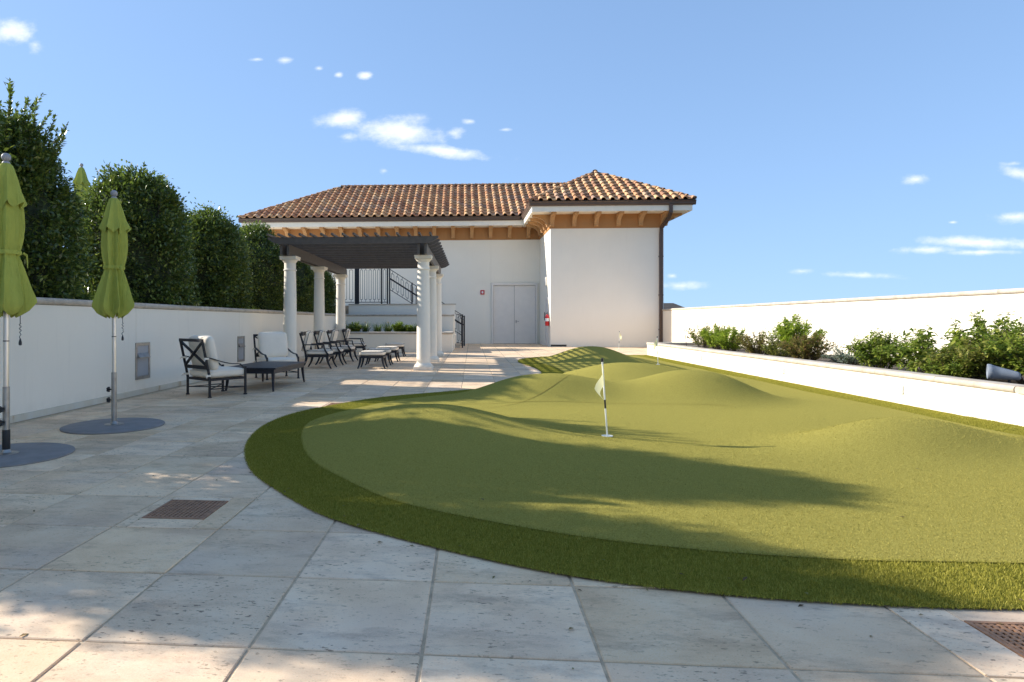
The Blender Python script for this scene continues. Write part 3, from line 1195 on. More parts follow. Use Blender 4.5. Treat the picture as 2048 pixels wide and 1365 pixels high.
ur = thing('railing', 'dark iron railing of the upper terrace glimpsed between the two nearest hedge trees', 'railing', (-7.5, 4.0, 1.95))
for k in range(12):
    MB().box(-.03, .03, k * 2.2 - .03, k * 2.2 + .03, 0, 1.58).build('post', iron, ur)
for k in range(11):
    fence_panel(ur, (0, k * 2.2 + .03, 0), (0, k * 2.2 + 2.17, 0), 1.52, 7)


# ------------------------------------------------------------------ main building
bl = thing('terrace_building', 'white stucco building with red tile hip roofs and tan bracketed cornice', 'building', (3.69, 30.06, 0), R(1.0))
OV = 0.97
ZB, ZS, ZF, ZG = 5.56, 6.22, 6.47, 6.66      # band bottom, soffit, fascia top, gutter top
PWd, PD = 5.22, 8.0                           # pavilion width, depth
MY = 4.0                                      # main facade behind the pavilion front
ML = -14.9                                    # main left end
# cores (recessed a little behind the panels)
MB().box(.012, PWd - .012, .012, PD, 0, ZB + .3).build('pavilion_core', stucco_b, bl)
MB().box(ML + .012, .0, MY + .012, MY + 9, 0, ZB + .3).build('main_core', stucco_b, bl)


def panel(x0, x1, y, z0, z1):
    g = .004
    MB().box(x0 + g, x1 - g, y, y + .011, z0 + (g if z0 > 0 else 0), z1 - g).build('wall_panel', stucco_b, bl)


HJ = 3.32
DX0, DX1, DH = -2.56, -0.14, 3.22
for x0, x1 in ((ML, -11.4), (-11.4, -7.9), (-7.9, -5.2), (-5.2, DX0 - .05)):
    panel(x0, x1, MY, 0, HJ)
for x0, x1 in ((ML, -11.4), (-11.4, -7.9), (-7.9, DX0 - .05), (DX0 - .05, 0)):
    panel(x0, x1, MY, HJ, ZB)
panel(DX1 + .05, 0.0, MY, 0, HJ)
panel(DX0 - .05, DX1 + .05, MY, DH + .07, HJ)
MB().box(0, PWd, 0, .011, 0, ZB - .002).build('wall_panel', stucco_b, bl)
MB().box(0.0, .011, .012, MY, 0, ZB - .002).build('wall_panel', stucco_b, bl)
MB().box(PWd - .011, PWd, .012, PD, 0, ZB - .002).build('wall_panel', stucco_b, bl)
# tan cornice band (frieze)
MB().box(ML - .02, -.02, MY - .03, MY + .2, ZB, ZS - .002).build('frieze', tan, bl)
MB().box(-.03, PWd + .03, -.03, .2, ZB, ZS - .002).build('frieze', tan, bl)
MB().box(-.03, .2, .2, MY + .3, ZB, ZS - .004).build('frieze', tan, bl)
MB().box(PWd - .2, PWd + .03, .2, PD, ZB, ZS - .004).build('frieze', tan, bl)
MB().box(ML - .03, ML + .2, MY + .2, MY + 9, ZB, ZS - .004).build('frieze', tan, bl)


def corbel_mesh():
    """curved eave bracket seen from the side: (out from wall, z)"""
    H, P = ZS - ZB - .10, 0.80
    pts = [(0, ZS - .006), (-P, ZS - .006), (-P, ZS - .10)]
    for k in range(9):
        t = math.pi / 2 * k / 8
        pts.append((-P * .94 + (P * .94 - .17) * math.sin(t), ZS - .12 - (H - .22) * (1 - math.cos(t))))
    pts += [(-.17, ZB + .20), (-.145, ZB + .19), (-.145, ZB + .10), (0, ZB + .08)]
    return MB().prism(pts, 'x', -.095, .095).mesh('corbel', tan_trim, False)


cm = corbel_mesh()
for k in range(14):
    x = -0.62 - k * 1.00
    link('corbel', cm, bl, (x, MY - .03, 0))
link('corbel', cm, bl, (ML + .10, MY - .03, 0))
for k in range(6):
    link('corbel', cm, bl, (.06 + k * 1.02, -.03, 0))
for k in range(4):
    link('corbel', cm, bl, (-.03, .10 + k * .98, 0), (0, 0, -math.pi / 2))
for k in range(7):
    link('corbel', cm, bl, (PWd + .03, .06 + k * 1.0, 0), (0, 0, math.pi / 2))

# eaves: soffit, fascia, gutter
e = OV
so_ = MB()
so_.box(ML - e + .03, -e + .002, MY - e + .03, MY + 9.9, ZS, ZS + .03)
so_.build('soffit', white_paint, bl)
MB().box(-e + .03, PWd + e - .03, -e + .03, PD + .9, ZS + .002, ZS + .034).build('soffit', white_paint, bl)
MB().box(ML - e, -e, MY - e, MY - e + .03, ZS - .03, ZF).build('fascia', white_paint, bl)
MB().box(ML - e, ML - e + .03, MY - e + .03, MY + 9.9, ZS - .03, ZF).build('fascia', white_paint, bl)
MB().box(-e, PWd + e, -e, -e + .03, ZS - .03, ZF).build('fascia', white_paint, bl)
MB().box(-e, -e + .03, -e + .03, MY - e, ZS - .03, ZF).build('fascia', white_paint, bl)
MB().box(PWd + e - .03, PWd + e, -e + .03, PD + .9, ZS - .03, ZF).build('fascia', white_paint, bl)
gp = [(0, 0), (-.05, 0), (-.09, .05), (-.10, .13), (-.135, .19), (-.135, .205), (-.12, .205), (-.09, .15), (-.02, .15), (0, .17)]


def gutter_x(x0, x1, y):
    MB().prism([(y + p[0], ZF - .03 + p[1]) for p in gp], 'x', x0, x1).build('gutter', gutter_m, bl)


def gutter_y(y0, y1, x, s):
    MB().prism([(x + s * p[0], ZF - .03 + p[1]) for p in gp], 'y', y0, y1).build('gutter', gutter_m, bl)


gutter_x(ML - e - .13, -e - .14, MY - e - .002)
gutter_x(-e - .13, PWd + e + .13, -e - .002)
gutter_y(-e - .0, MY - e + .2, -e - .002, 1)
gutter_y(-e, PD, PWd + e + .002, -1)
gutter_y(MY - e, MY + 9, ML - e - .002, 1)
# downpipe
dp = MB()
X0 = PWd - .14
dp.ribbon([(X0 + .14, -e - .06, ZF), (X0 + .14, -e - .06, ZS - .10), (X0 + .16, -.62, ZS - .32), (X0 + .0, -.12, ZB - .02), (X0, -.08, ZB - .35), (X0, -.08, .35), (X0 - .02, -.10, .25), (X0 - .02, -.10, .02)], .15, .10, up=(1, 0, 0))
for z in (4.2, 2.4, .8):
    dp.box(X0 - .10, X0 + .10, -.14, -.001, z, z + .04)
dp.build('downpipe', gutter_m, bl)

# grey double doors
dr = MB()
dr.box(DX0, DX0 + .09, MY - .10, MY + .012, 0, DH).box(DX1 - .09, DX1, MY - .10, MY + .012, 0, DH).box(DX0 + .09, DX1 - .09, MY - .10, MY + .012, DH - .09, DH)
dr.build('door_frame', door_paint, bl)
xm = (DX0 + DX1) / 2
for k, (x0, x1) in enumerate(((DX0 + .102, xm - .007), (xm + .007, DX1 - .102))):
    d = MB().box(x0, x1, MY - .010, MY + .0003, .012, DH - .102).build('door', door_paint, bl)
    if k == 1:
        h = MB()
        h.box(x0 + .06, x0 + .11, MY - .02, MY - .008, 1.10, 1.26)
        h.tube([(x0 + .085, MY - .02, 1.2), (x0 + .085, MY - .07, 1.2), (x0 + .24, MY - .075, 1.2)], .013, 8)
        h.build('handle', steel_dull, d)
MB().box(DX0 + .09, DX1 - .09, MY + .0005, MY + .0117, .0, DH - .09).build('dark_gap_backing', plastic_black, bl)  # black sheet behind the leaves paints the shade in the door gaps
MB().box(DX0 - .02, DX1 + .02, MY - .10, MY + .011, DH + .004, DH + .03).build('drip_cap', door_paint, bl)
# side door on the pavilion's left wall
sdf = MB().box(-.03, .011, .55, .64, 0, 2.35).box(-.03, .011, 1.62, 1.71, 0, 2.35).box(-.03, .011, .64, 1.62, 2.26, 2.35)
sdf.build('door_frame', door_paint, bl)
sdo = MB().box(-.008, .0112, .645, 1.615, .012, 2.255).build('door', door_paint, bl)
MB().tube([(-.01, 1.5, 1.1), (-.07, 1.5, 1.1), (-.07, 1.36, 1.1)], .013, 8).build('handle', steel_dull, sdo)
MB().box(.02, .75, -.012, -.001, .02, .10).build('base_vent', plastic_black, bl)
# wall lamp, fire alarm, extinguisher, card reader are things of their own
ca, sa = math.cos(R(1)), math.sin(R(1))


def BL(x, y, z=0):
    return (3.69 + x * ca - y * sa, 30.06 + x * sa + y * ca, z)


t = thing('wall_lamp', 'small cream wall lamp above the side door of the pavilion', 'lamp', BL(-.001, 1.1, 3.15), R(1))
MB().box(-.10, 0, -.12, .12, -.20, .20).build('housing', door_paint, t, bevel=.02)
MB().box(-.115, -.10, -.09, .09, -.15, .10).build('lens', lens_m, t, bevel=.006)
t = thing('fire_alarm', 'red square fire alarm strobe on the facade left of the double doors', 'alarm', BL(-3.05, MY - .001, 2.75), R(1))
MB().box(-.11, .11, -.06, 0, -.12, .12).build('housing', red_m, t, bevel=.02)
MB().box(-.045, .045, -.085, -.06, -.06, .06).build('strobe_lens', white_plastic, t, bevel=.012)
t = thing('fire_extinguisher', 'red fire extinguisher hung on the pavilion side wall near its corner', 'extinguisher', BL(-.11, .30, .98), R(1))
MB().lathe([(.0, 0), (.09, .005), (.10, .03), (.10, .42), (.085, .48), (.04, .53), (.035, .56), (.0, .57)], 20).build('cylinder', red_m, t, smooth=True)
MB().box(-.02, .02, -.02, .02, .56, .62).bar((-.0, -.1, .66), (0, .05, .61), .02, .02).build('valve', plastic_black, t)
MB().tube([(0, .02, .60), (-.06, .09, .58), (-.09, .10, .45), (-.08, .09, .25)], .013, 8).build('hose', plastic_black, t, smooth=True)
MB().box(.095, .109, -.03, .03, .25, .4).build('bracket', steel_dull, t)
lb = MB()
lb.lathe([(.1008, .22), (.1012, .22), (.1012, .36), (.1008, .36)], 20).build('label_band', white_plastic, t, smooth=True)
t = thing('card_reader', 'dark slim card reader plate beside the pavilion side door', 'reader', BL(-.001, 1.95, 1.45), R(1))
MB().box(-.03, 0, -.05, .05, -.2, .2).build('housing', plastic_black, t, bevel=.008)

# ---- roofs
TW, TE = 0.40, 0.44                            # tile width and exposure
TAN_M, TAN_P = 0.548, 0.565


def s_tile_pts():
    """profile across one tile (x, height): barrel then pan"""
    pts = []
    for k in range(7):
        t = math.pi * k / 6
        pts.append((-.02 - .105 * math.cos(t) - .08, .095 * math.sin(t) ** 0.9 if 0 < k < 6 else 0.0))
    for k in range(1, 5):
        u = k / 4
        pts.append((.005 + u * .215, -.020 * math.sin(math.pi * u)))
    return pts


def s_tile(length=0.52, lift=0.062, th=0.026):
    pr = s_tile_pts()
    n = len(pr)
    vs, fs = [], []
    for (y, zz) in ((0, lift), (length, 0.0)):
        for x, h in pr:
            vs.append((x, y, h + zz))
    for x, h in pr:
        vs.append((x, 0, h + lift - th))
    for k in range(n - 1):
        fs.append((k, k + 1, n + k + 1, n + k))
        fs.append((2 * n + k, 2 * n + k + 1, k + 1, k))
    return vs, fs


TV, TF = s_tile()
tile_me = MB().add(TV, TF).mesh('roof_tile', tile_m, True, fix=False)


def cap_mesh():
    vs, fs = [], []
    n = 8
    for y, r, lift in ((0, .135, .045), (.46, .115, .0)):
        for k in range(n + 1):
            t = math.pi * k / n
            vs.append((-r * math.cos(t), y, r * .8 * math.sin(t) + lift - .02))
    for k in range(n + 1):
        t = math.pi * k / n
        vs.append((-.115 * math.cos(t), 0, .115 * .8 * math.sin(t) + .025))
    m = n + 1
    for k in range(n):
        fs.append((k, k + 1, m + k + 1, m + k))
        fs.append((2 * m + k, 2 * m + k + 1, k + 1, k))
    return MB().add(vs, fs).mesh('ridge_tile', tile_m, True, fix=False)


cap_me = cap_mesh()


def clip_mesh(vs, fs, planes, M):
    """tile moved by M and cut by vertical planes (point, normal pointing outwards)"""
    bm = bmesh.new()
    bv = [bm.verts.new(M @ Vector(v)) for v in vs]
    for f in fs:
        bm.faces.new([bv[i] for i in f])
    for p, n in planes:
        bmesh.ops.bisect_plane(bm, geom=bm.verts[:] + bm.edges[:] + bm.faces[:], plane_co=p, plane_no=n, clear_outer=True)
    return bm


def tile_slope(roof, x0, x1, y_eave, z_eave, tan_, xl, xr, depth, limit):
    """front slope facing -y. xl(d), xr(d): bounds at horizontal distance d behind the eave; planes for cutting"""
    ang = math.atan(tan_)
    rows = int(math.ceil(depth / math.cos(ang) / TE))
    cols = int(math.ceil((x1 - x0) / TW))
    jobs = []
    for r in range(rows):
        for c in range(cols):
            x = x0 + (c + .5) * TW
            s = r * TE
            d0 = s * math.cos(ang)
            d1 = min(depth, (s + .52) * math.cos(ang))
            lo, hi = x - .205, x + .205
            if hi < xl(d0) or lo > xr(d0):
                continue
            M = Matrix.Translation((x, y_eave + d0, z_eave + d0 * tan_)) @ Matrix.Rotation(ang, 4, 'X')
            full = lo >= xl(d1) and hi <= xr(d1) and (s + .52) * math.cos(ang) <= depth + .02
            jobs.append((r, c, M, full))
    rest = MB()
    cnt = 0
    for r, c, M, full in jobs:
        if full and cnt < limit:
            o = link('roof_tile', tile_me, roof)
            o.matrix_local = M @ Matrix.Rotation(random.uniform(-.012, .012), 4, 'Z')
            cnt += 1
            continue
        if full:
            rest.add([M @ Vector(v) for v in TV], TF)
            continue
        pl = []
        for fn, sgn in ((xl, -1), (xr, 1)):
            a, b = fn(0), fn(depth)
            if abs(a) > 900:
                continue
            p = Vector((a, y_eave, 0))
            d = Vector((b - a, depth, 0)).normalized()
            pl.append((p, Vector((sgn * d.y, -sgn * d.x, 0))))
        pl.append((Vector((0, y_eave + depth, 0)), Vector((0, 1, 0))))
        bm = clip_mesh(TV, TF, pl, M)
        if len(bm.faces) == 0:
            bm.free()
            continue
        bm.verts.index_update()
        vv = [v.co.copy() for v in bm.verts]
        ff = [[v.index for v in f.verts] for f in bm.faces]
        bm.free()
        if cnt < limit:
            me = MB().add(vv, ff).mesh('roof_tile_cut', tile_m, True, fix=False)
            link('roof_tile', me, roof)
            cnt += 1
        else:
            rest.add(vv, ff)
    if rest.v:
        me = rest.mesh('roof_tile_field', tile_joined_m, True, fix=False)
        o = link('roof_tile_field', me, roof)
        o['kind'] = 'stuff'
    return cnt


def caps(roof, p0, p1):
    p0, p1 = Vector(p0), Vector(p1)
    d = p1 - p0
    n = max(1, int(d.length / .40))
    MB().bar(p0 + Vector((0, 0, .02)), p1 + Vector((0, 0, .02)), .17, .15).build('ridge_bed', underlay, roof)
    dn = d.normalized()
    s = dn.cross(Vector((0, 0, 1))).normalized()
    u = s.cross(dn)
    for k in range(n):
        o = link('ridge_tile', cap_me, roof)
        M = Matrix(((s.x, dn.x, u.x, 0), (s.y, dn.y, u.y, 0), (s.z, dn.z, u.z, 0), (0, 0, 0, 1)))
        M.translation = p0 + dn * (k * .40) + u * .015
        o.matrix_local = M


# main roof
ye, ze = MY - e - .10, ZG - .015
xe = ML - e - .10
DEP = 4.65
zr = ze + DEP * TAN_M
roof = MB()
xr_end = 4.0
roof.add([(xe, ye, ze - .02), (xr_end, ye, ze - .02), (xr_end, ye + DEP, zr - .02), (xe + DEP, ye + DEP, zr - .02), (xe, ye + 2 * DEP, ze - .02), (xr_end, ye + 2 * DEP, ze - .02)],
         [(0, 1, 2, 3), (0, 3, 4), (4, 3, 2, 5), (0, 4, 5, 1)])
mroof = roof.build('roof', underlay, bl)
tile_slope(mroof, xe - .05, 2.2, ye - .05, ze + .01, TAN_M, lambda d: xe + d, lambda d: -e - .02 + d * TAN_M / TAN_P + .12, DEP, 296)
caps(mroof, (xe + .02, ye + .02, ze + .03), (xe + DEP, ye + DEP, zr + .03))
caps(mroof, (xe + DEP - .05, ye + DEP, zr + .05), (2.6, ye + DEP, zr + .05))
# pavilion roof
pye, pxe, pxr = -e - .10, -e - .10, PWd + e + .10
PDp = (pxr - pxe) / 2
pz = ze + PDp * TAN_P
xm = (pxe + pxr) / 2
roof = MB()
roof.add([(pxe, pye, ze - .02), (pxr, pye, ze - .02), (xm, pye + PDp, pz - .02), (pxr, PD + 3, ze - .02), (pxe, PD + 3, ze - .02), (xm, PD + 3, pz - .02)],
         [(0, 1, 2), (1, 3, 5, 2), (4, 0, 2, 5), (3, 4, 5), (0, 4, 3, 1)])
proof = roof.build('roof', underlay, bl)
tile_slope(proof, pxe - .02, pxr + .3, pye - .05, ze + .01, TAN_P, lambda d: pxe + d, lambda d: pxr - d, PDp, 296)
caps(proof, (pxe + .02, pye + .02, ze + .03), (xm, pye + PDp, pz + .03))
caps(proof, (pxr - .02, pye + .02, ze + .03), (xm, pye + PDp, pz + .03))
caps(proof, (xm, pye + PDp - .05, pz + .05), (xm, PD + 2.6, pz + .05))

# distant houses beyond the right wall
for (x, y, w, d, zw, zr_, lab) in ((24.0, 80, 8, 8, 1.3, 3.45, 'distant brown hip-roofed house just right of the pavilion, the taller roof'), (20.6, 85, 7, 7, 1.6, 3.3, 'distant brown roof tucked behind the pavilion corner')):
    t = thing('house', lab, 'house', (x, y, -7), 0, 'distant houses')
    MB().box(-w / 2, w / 2, -d / 2, d / 2, 0, zw + 7).build('wall', far_wall, t)
    hw, hd = w / 2 + .5, d / 2 + .5
    z0, z1 = zw + 7, zr_ + 7
    MB().add([(-hw, -hd, z0), (hw, -hd, z0), (hw, hd, z0), (-hw, hd, z0), (-w * .1, 0, z1), (w * .1, 0, z1)], [(0, 1, 5, 4), (1, 2, 5), (2, 3, 4, 5), (3, 0, 4), (0, 3, 2, 1)]).build('roof', far_roof, t)
    for sx in (-.28, .05, .3):
        MB().box(sx * w - .5, sx * w + .5, -d / 2 - .03, -d / 2 - .002, zw + 4.6, zw + 6.0).build('window', pit_m, t)

# ------------------------------------------------------------------ pergola
pg = thing('pergola', 'dark bronze slatted pergola roof on six white columns', 'pergola', (-2.87, 18.6, 0))
cx, cy = (-1.68, 1.68), (-3.03, 0.0, 3.10)
ZC = 2.82
prof = [(.165, .17), (.168, .6)]
shaft = []
for k in range(13):
    u = k / 12
    z = .17 + u * (2.44 - .17)
    shaft.append((.170 - .025 * u ** 1.8, z))
col_prof = [(.225, .085), (.228, .11), (.215, .135), (.190, .15), (.180, .168)] + shaft + [(.146, 2.46), (.165, 2.47), (.167, 2.49), (.148, 2.505), (.144, 2.52), (.144, 2.66), (.155, 2.67), (.175, 2.70), (.195, 2.73)]
cmesh = MB().lathe(col_prof, 28).mesh('column_shaft', column_mat, True)
plm = MB().box(-.235, .235, -.235, .235, 0, .085).mesh('plinth', column_mat, False, .006)
abm = MB().box(-.205, .205, -.205, .205, 2.735, ZC).box(-.215, .215, -.215, .215, ZC - .03, ZC - .001).mesh('abacus', column_mat, False, 0.0)
for x in cx:
    for y in cy:
        sh = link('column', cmesh, pg, (x, y, 0))
        link('plinth', plm, sh)
        link('abacus', abm, sh)
Y0, Y1 = cy[0] - .62, cy[2] + .62
for x in cx:
    for s in (-.085, .085):
        MB().box(x + s - .03, x + s + .03, Y0 + .15, Y1 - .15, ZC, ZC + .25).build('beam', bronze, pg)
    for y in cy:
        MB().box(x - .054, x + .054, y - .10, y + .10, ZC, ZC + .24).build('beam_block', bronze, pg)
nr = 13
for k in range(nr):
    y = Y0 + .05 + k * (Y1 - Y0 - .1) / (nr - 1)
    zb, zt = ZC + .25, ZC + .41
    xl_, xr_ = cx[0] - .38, cx[1] + .40
    MB().prism([(xl_ + .26, zb), (xr_ - .26, zb), (xr_ - .14, zb + .03), (xr_, zt - .045), (xr_, zt), (xl_, zt), (xl_, zt - .045), (xl_ + .14, zb + .03)], 'y', y - .025, y + .025).build('rafter', bronze, pg)
npu = 16
for k in range(npu):
    x = cx[0] - .28 + k * (cx[1] - cx[0] + .50) / (npu - 1)
    MB().box(x - .022, x + .022, Y0 - .30, Y1 + .30, ZC + .411, ZC + .462).build('purlin', bronze, pg)


# ------------------------------------------------------------------ foliage
def leaf_arrays(p, d, nrm, ln, wd):
    """diamond leaves: base p, direction d, face normal nrm"""
    n = len(p)
    d = d / np.maximum(np.linalg.norm(d, axis=1, keepdims=True), 1e-6)
    s = np.cross(d, nrm)
    s /= np.maximum(np.linalg.norm(s, axis=1, keepdims=True), 1e-6)
    up = np.cross(s, d)
    ln = ln[:, None]
    wd = wd[:, None]
    v = np.empty((n, 4, 3), np.float32)
    v[:, 0] = p
    v[:, 1] = p + d * ln * .45 + s * wd * .5 + up * wd * .15
    v[:, 2] = p + d * ln - up * ln * .10
    v[:, 3] = p + d * ln * .45 - s * wd * .5 + up * wd * .15
    return v.reshape(-1, 3)


def leaf_mesh(name, chunks, m):
    v = np.concatenate(chunks)
    return np_mesh(name, v, np.arange(len(v)).reshape(-1, 4), m)


def rand_dir(n, g):
    v = g.normal(size=(n, 3))
    return v / np.linalg.norm(v, axis=1, keepdims=True)


def crown_shape(H, Rr, top=2.6, belly=.45, low=.75):
    """radius as a function of the relative height u in 0..1"""
    def r(u):
        a = np.clip(1 - np.abs((u - belly) / (1 - belly)) ** top, 0, 1) ** .6
        b = low + (1 - low) * np.clip(u / belly, 0, 1)
        return Rr * np.where(u > belly, a, b)
    return r


def hedge_tree(name, label, loc, H, Rr, seed, sprigs=24, sprig_len=.28, leaves=15000, group='clipped hedge trees', form=(2.6, .45, .92)):
    g = np.random.default_rng(seed)
    t = thing(name, label, 'tree', loc, 0, group)
    shape = crown_shape(H, Rr, *form)
    # lumpy factor
    k_ = g.normal(size=(6, 3))
    ph = g.uniform(0, 6.28, 6)

    def lump(th, u):
        f = 0
        for i in range(6):
            f = f + .028 * np.sin((1 + i) * th + 7 * k_[i, 0] * u + ph[i])
        return 1 + f
    ch = []
    nclump = 520
    th = g.uniform(0, 2 * np.pi, nclump)
    u = g.uniform(0.0, 1.0, nclump) ** .85
    u = np.clip(u, 0.01, .985)
    rr = shape(u) * lump(th, u) * (1 - .30 * g.uniform(0, 1, nclump) ** 2.5)
    cen = np.stack([rr * np.cos(th), rr * np.sin(th), u * H], 1)
    per = leaves // nclump
    outw = np.stack([np.cos(th), np.sin(th), np.clip((u - .6) * 2.0, -.1, 1.3)], 1)
    p = np.repeat(cen, per, 0) + g.normal(size=(nclump * per, 3)) * np.array([.085, .085, .11])
    p[:, 2] = np.maximum(p[:, 2], np.where(p[:, 0] > .55, .24, .10))
    o = np.repeat(outw, per, 0)
    d = o * .7 + g.normal(size=p.shape) * .62 + np.array([0, 0, .25])
    nr_ = o * .35 + np.array([0, 0, .75]) + g.normal(size=p.shape) * .45
    ln = g.uniform(.055, .105, len(p))
    ch.append(leaf_arrays(p, d, nr_, ln, ln * .46))
    # young shoots standing out of the outline
    st = MB()
    for k in range(sprigs):
        a = g.uniform(0, 2 * np.pi)
        uu = g.uniform(.72, .985)
        r0 = float(shape(np.array(uu))) * .9
        b = np.array([r0 * math.cos(a), r0 * math.sin(a), uu * H])
        dr = np.array([math.cos(a) * .35, math.sin(a) * .35, 1.0]) + g.normal(size=3) * .15
        dr /= np.linalg.norm(dr)
        L_ = sprig_len * g.uniform(.5, 1.3)
        st.tube([tuple(b - dr * .2), tuple(b + dr * L_)], [.006, .002], 4, False)
        m = int(26 * L_ / .3)
        s = g.uniform(0.0, 1.0, m)
        pp = b + dr * (s * L_)[:, None]
        dd = rand_dir(m, g) * .8 + dr
        l2 = g.uniform(.05, .085, m)
        ch.append(leaf_arrays(pp, dd, rand_dir(m, g) * .6 + np.array([0, 0, .8]), l2, l2 * .45))
    link('crown', leaf_mesh('crown', ch, hedge_leaf), t)
    # closed dark core, the crown's inner shade put in its colour; trunk and limbs
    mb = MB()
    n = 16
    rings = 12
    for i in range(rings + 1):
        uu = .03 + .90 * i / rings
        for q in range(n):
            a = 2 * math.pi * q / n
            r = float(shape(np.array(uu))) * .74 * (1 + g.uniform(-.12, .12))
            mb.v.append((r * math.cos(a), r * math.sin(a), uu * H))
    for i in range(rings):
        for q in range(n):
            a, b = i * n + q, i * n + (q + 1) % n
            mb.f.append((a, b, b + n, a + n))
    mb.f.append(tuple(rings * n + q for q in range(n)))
    mb.build('dark_inner_core', core_m, t, smooth=True)
    mb = MB()
    mb.tube([(0, 0, -.05), (.02, .01, H * .3), (-.02, 0, H * .65), (0, 0, H * .92)], [.07, .055, .035, .012], 8)
    for k in range(9):
        a = k * 2.4
        z = H * (.18 + .07 * k)
        r = float(shape(np.array(min(.97, z / H + .1)))) * .85
        mb.tube([(0, 0, z), (r * .5 * math.cos(a), r * .5 * math.sin(a), z + .12), (r * math.cos(a), r * math.sin(a), z + .3)], [.028, .018, .006], 5)
    mb.build('trunk', bark, t, smooth=True)
    st.build('shoots', bark, t)
    return t


HX, HZ = -6.42, 1.33
hedge = [
    (4.65, 2.85, 1.0, 40, .26, 'clipped laurel tree outside the left frame edge, nearest the camera'),
    (6.75, 3.20, .80, 40, .28, 'clipped laurel tree just outside the left frame edge'),
    (8.68, 2.66, .96, 80, .60, 'tallest ragged laurel tree with long shoots at the left frame edge'),
    (11.60, 2.58, .98, 60, .32, 'broad round-topped laurel tree behind the second green parasol'),
    (14.85, 2.40, .92, 40, .24, 'laurel tree third from the left frame edge, right of the second parasol'),
    (18.35, 2.60, .88, 40, .24, 'laurel tree just left of the front left pergola column'),
    (23.4, 2.35, .95, 24, .22, 'laurel tree seen between the first two left pergola columns'),
    (27.2, 2.15, .75, 24, .2, 'smaller dark laurel tree at the end of the hedge beside the landing railing'),
]
for k, (y, H, r, ns_, sl_, lab) in enumerate(hedge):
    hedge_tree('laurel_tree', lab, (HX - (.25 if k == 2 else .0) - (.35 if k > 5 else 0), y, HZ), H, r, 100 + k, ns_, sl_, 34000 if 2 <= k <= 4 else 21000, form=(1.35, .22, .95) if k == 2 else (2.6, .45, .92))


def tuft(name, label, loc, n, h, spread, m, seed, cat='plant', group=None, w=.016):
    """strap-leaved clump"""
    g = np.random.default_rng(seed)
    t = thing(name, label, cat, loc, 0, group)
    vs, fs = [], []
    for k in range(n):
        a = g.uniform(0, 6.283)
        r0 = g.uniform(0, spread * .35)
        b = np.array([r0 * math.cos(a + 1), r0 * math.sin(a + 1), 0])
        out = np.array([math.cos(a), math.sin(a), 0])
        L_ = h * g.uniform(.6, 1.15)
        s = np.array([-math.sin(a), math.cos(a), 0]) * w * .5
        bend = g.uniform(.35, 1.0) * spread
        i0 = len(vs)
        for q in range(4):
            u = q / 3
            c = b + out * bend * u ** 1.7 + np.array([0, 0, L_ * (u - .30 * u * u * g.uniform(.6, 1.3))])
            ww = s * (1 - u * .92)
            vs += [tuple(c - ww), tuple(c + ww)]
        for q in range(3):
            fs.append((i0 + 2 * q, i0 + 2 * q + 1, i0 + 2 * q + 3, i0 + 2 * q + 2))
    link('leaves', np_mesh('leaves', vs, fs, m), t)
    return t


lime_blade = leaf_mat('lime_strap_leaf', [(0, (.10, .17, .02)), (.6, (.20, .30, .035)), (1, (.33, .38, .06))], .45, .3)
dark_blade = leaf_mat('dark_strap_leaf', [(0, (.03, .055, .014)), (.6, (.07, .11, .022)), (1, (.15, .18, .03))], .45, .25)
for k, (y, n, h, dx, lab) in enumerate(((9.75, 150, .36, 0, 'bright lime grass clump on the wall between the two nearest hedge trees'),
                                        (10.35, 120, .30, .0, 'lime grass clump on the wall just left of the second parasol canopy'),
                                        (11.2, 70, .22, .05, 'small lime grass clump on the wall right behind the second parasol canopy'),
                                        (13.2, 60, .18, .05, 'low grass tuft on the wall between the second and third hedge trees'),
                                        (16.7, 80, .24, .05, 'low grass tuft on the wall left of the front pergola column'),
                                        (21.0, 70, .22, .05, 'low grass tuft on the wall behind the front left pergola column'))):
    tuft('grass_clump', lab, (LX - .52 - dx, y, HZ), n, h + .12, .30, lime_blade, 300 + k, 'grass', 'grass clumps along the hedge bed')


def bush(name, label, loc, H, Rr, m, seed, stems=26, lpstem=34, lf=.07, asp=.42, droop=.0, group='planter plants', up=.8, stemm=None):
    """many-stemmed leafy plant"""
    g = np.random.default_rng(seed)
    t = thing(name, label, 'plant', loc, 0, group)
    st = MB()
    ch = []
    lpstem = int(lpstem * 1.7)
    stems = int(stems * 1.5)
    for k in range(stems):
        a = g.uniform(0, 6.283)
        sp = math.sqrt(g.uniform(0, 1))
        tip = np.array([Rr * sp * math.cos(a), Rr * sp * math.sin(a), H * (1 - .42 * sp ** 2) * g.uniform(.72, 1.08)])
        base = np.array([tip[0] * .25, tip[1] * .25, 0.0])
        mid = base * .4 + tip * .6 + np.array([0, 0, H * .08])
        pts = [base + (mid - base) * q for q in (0, .5, 1.0)] + [tip]
        st.tube([tuple(x) for x in pts], [.007, .006, .005, .002], 4, False)
        u = g.uniform(.18, 1.0, lpstem)
        P_ = np.where((u < .6)[:, None], base + (mid - base) * (u / .6)[:, None], mid + (tip - mid) * ((u - .6) / .4)[:, None])
        P_ = P_ + g.normal(size=P_.shape) * .012
        o = rand_dir(lpstem, g)
        o[:, 2] = o[:, 2] * .5 + .15 - droop
        l_ = lf * g.uniform(.6, 1.2, lpstem) * np.where(u > .9, .8, 1)
        off = rand_dir(lpstem, g) * lf * .3
        ch.append(leaf_arrays(P_ + off, o, rand_dir(lpstem, g) * .45 + np.array([0, 0, up]), l_, l_ * asp))
    link('leaves', leaf_mesh('leaves', ch, m), t)
    st.build('stems', stemm or bark, t)
    return t


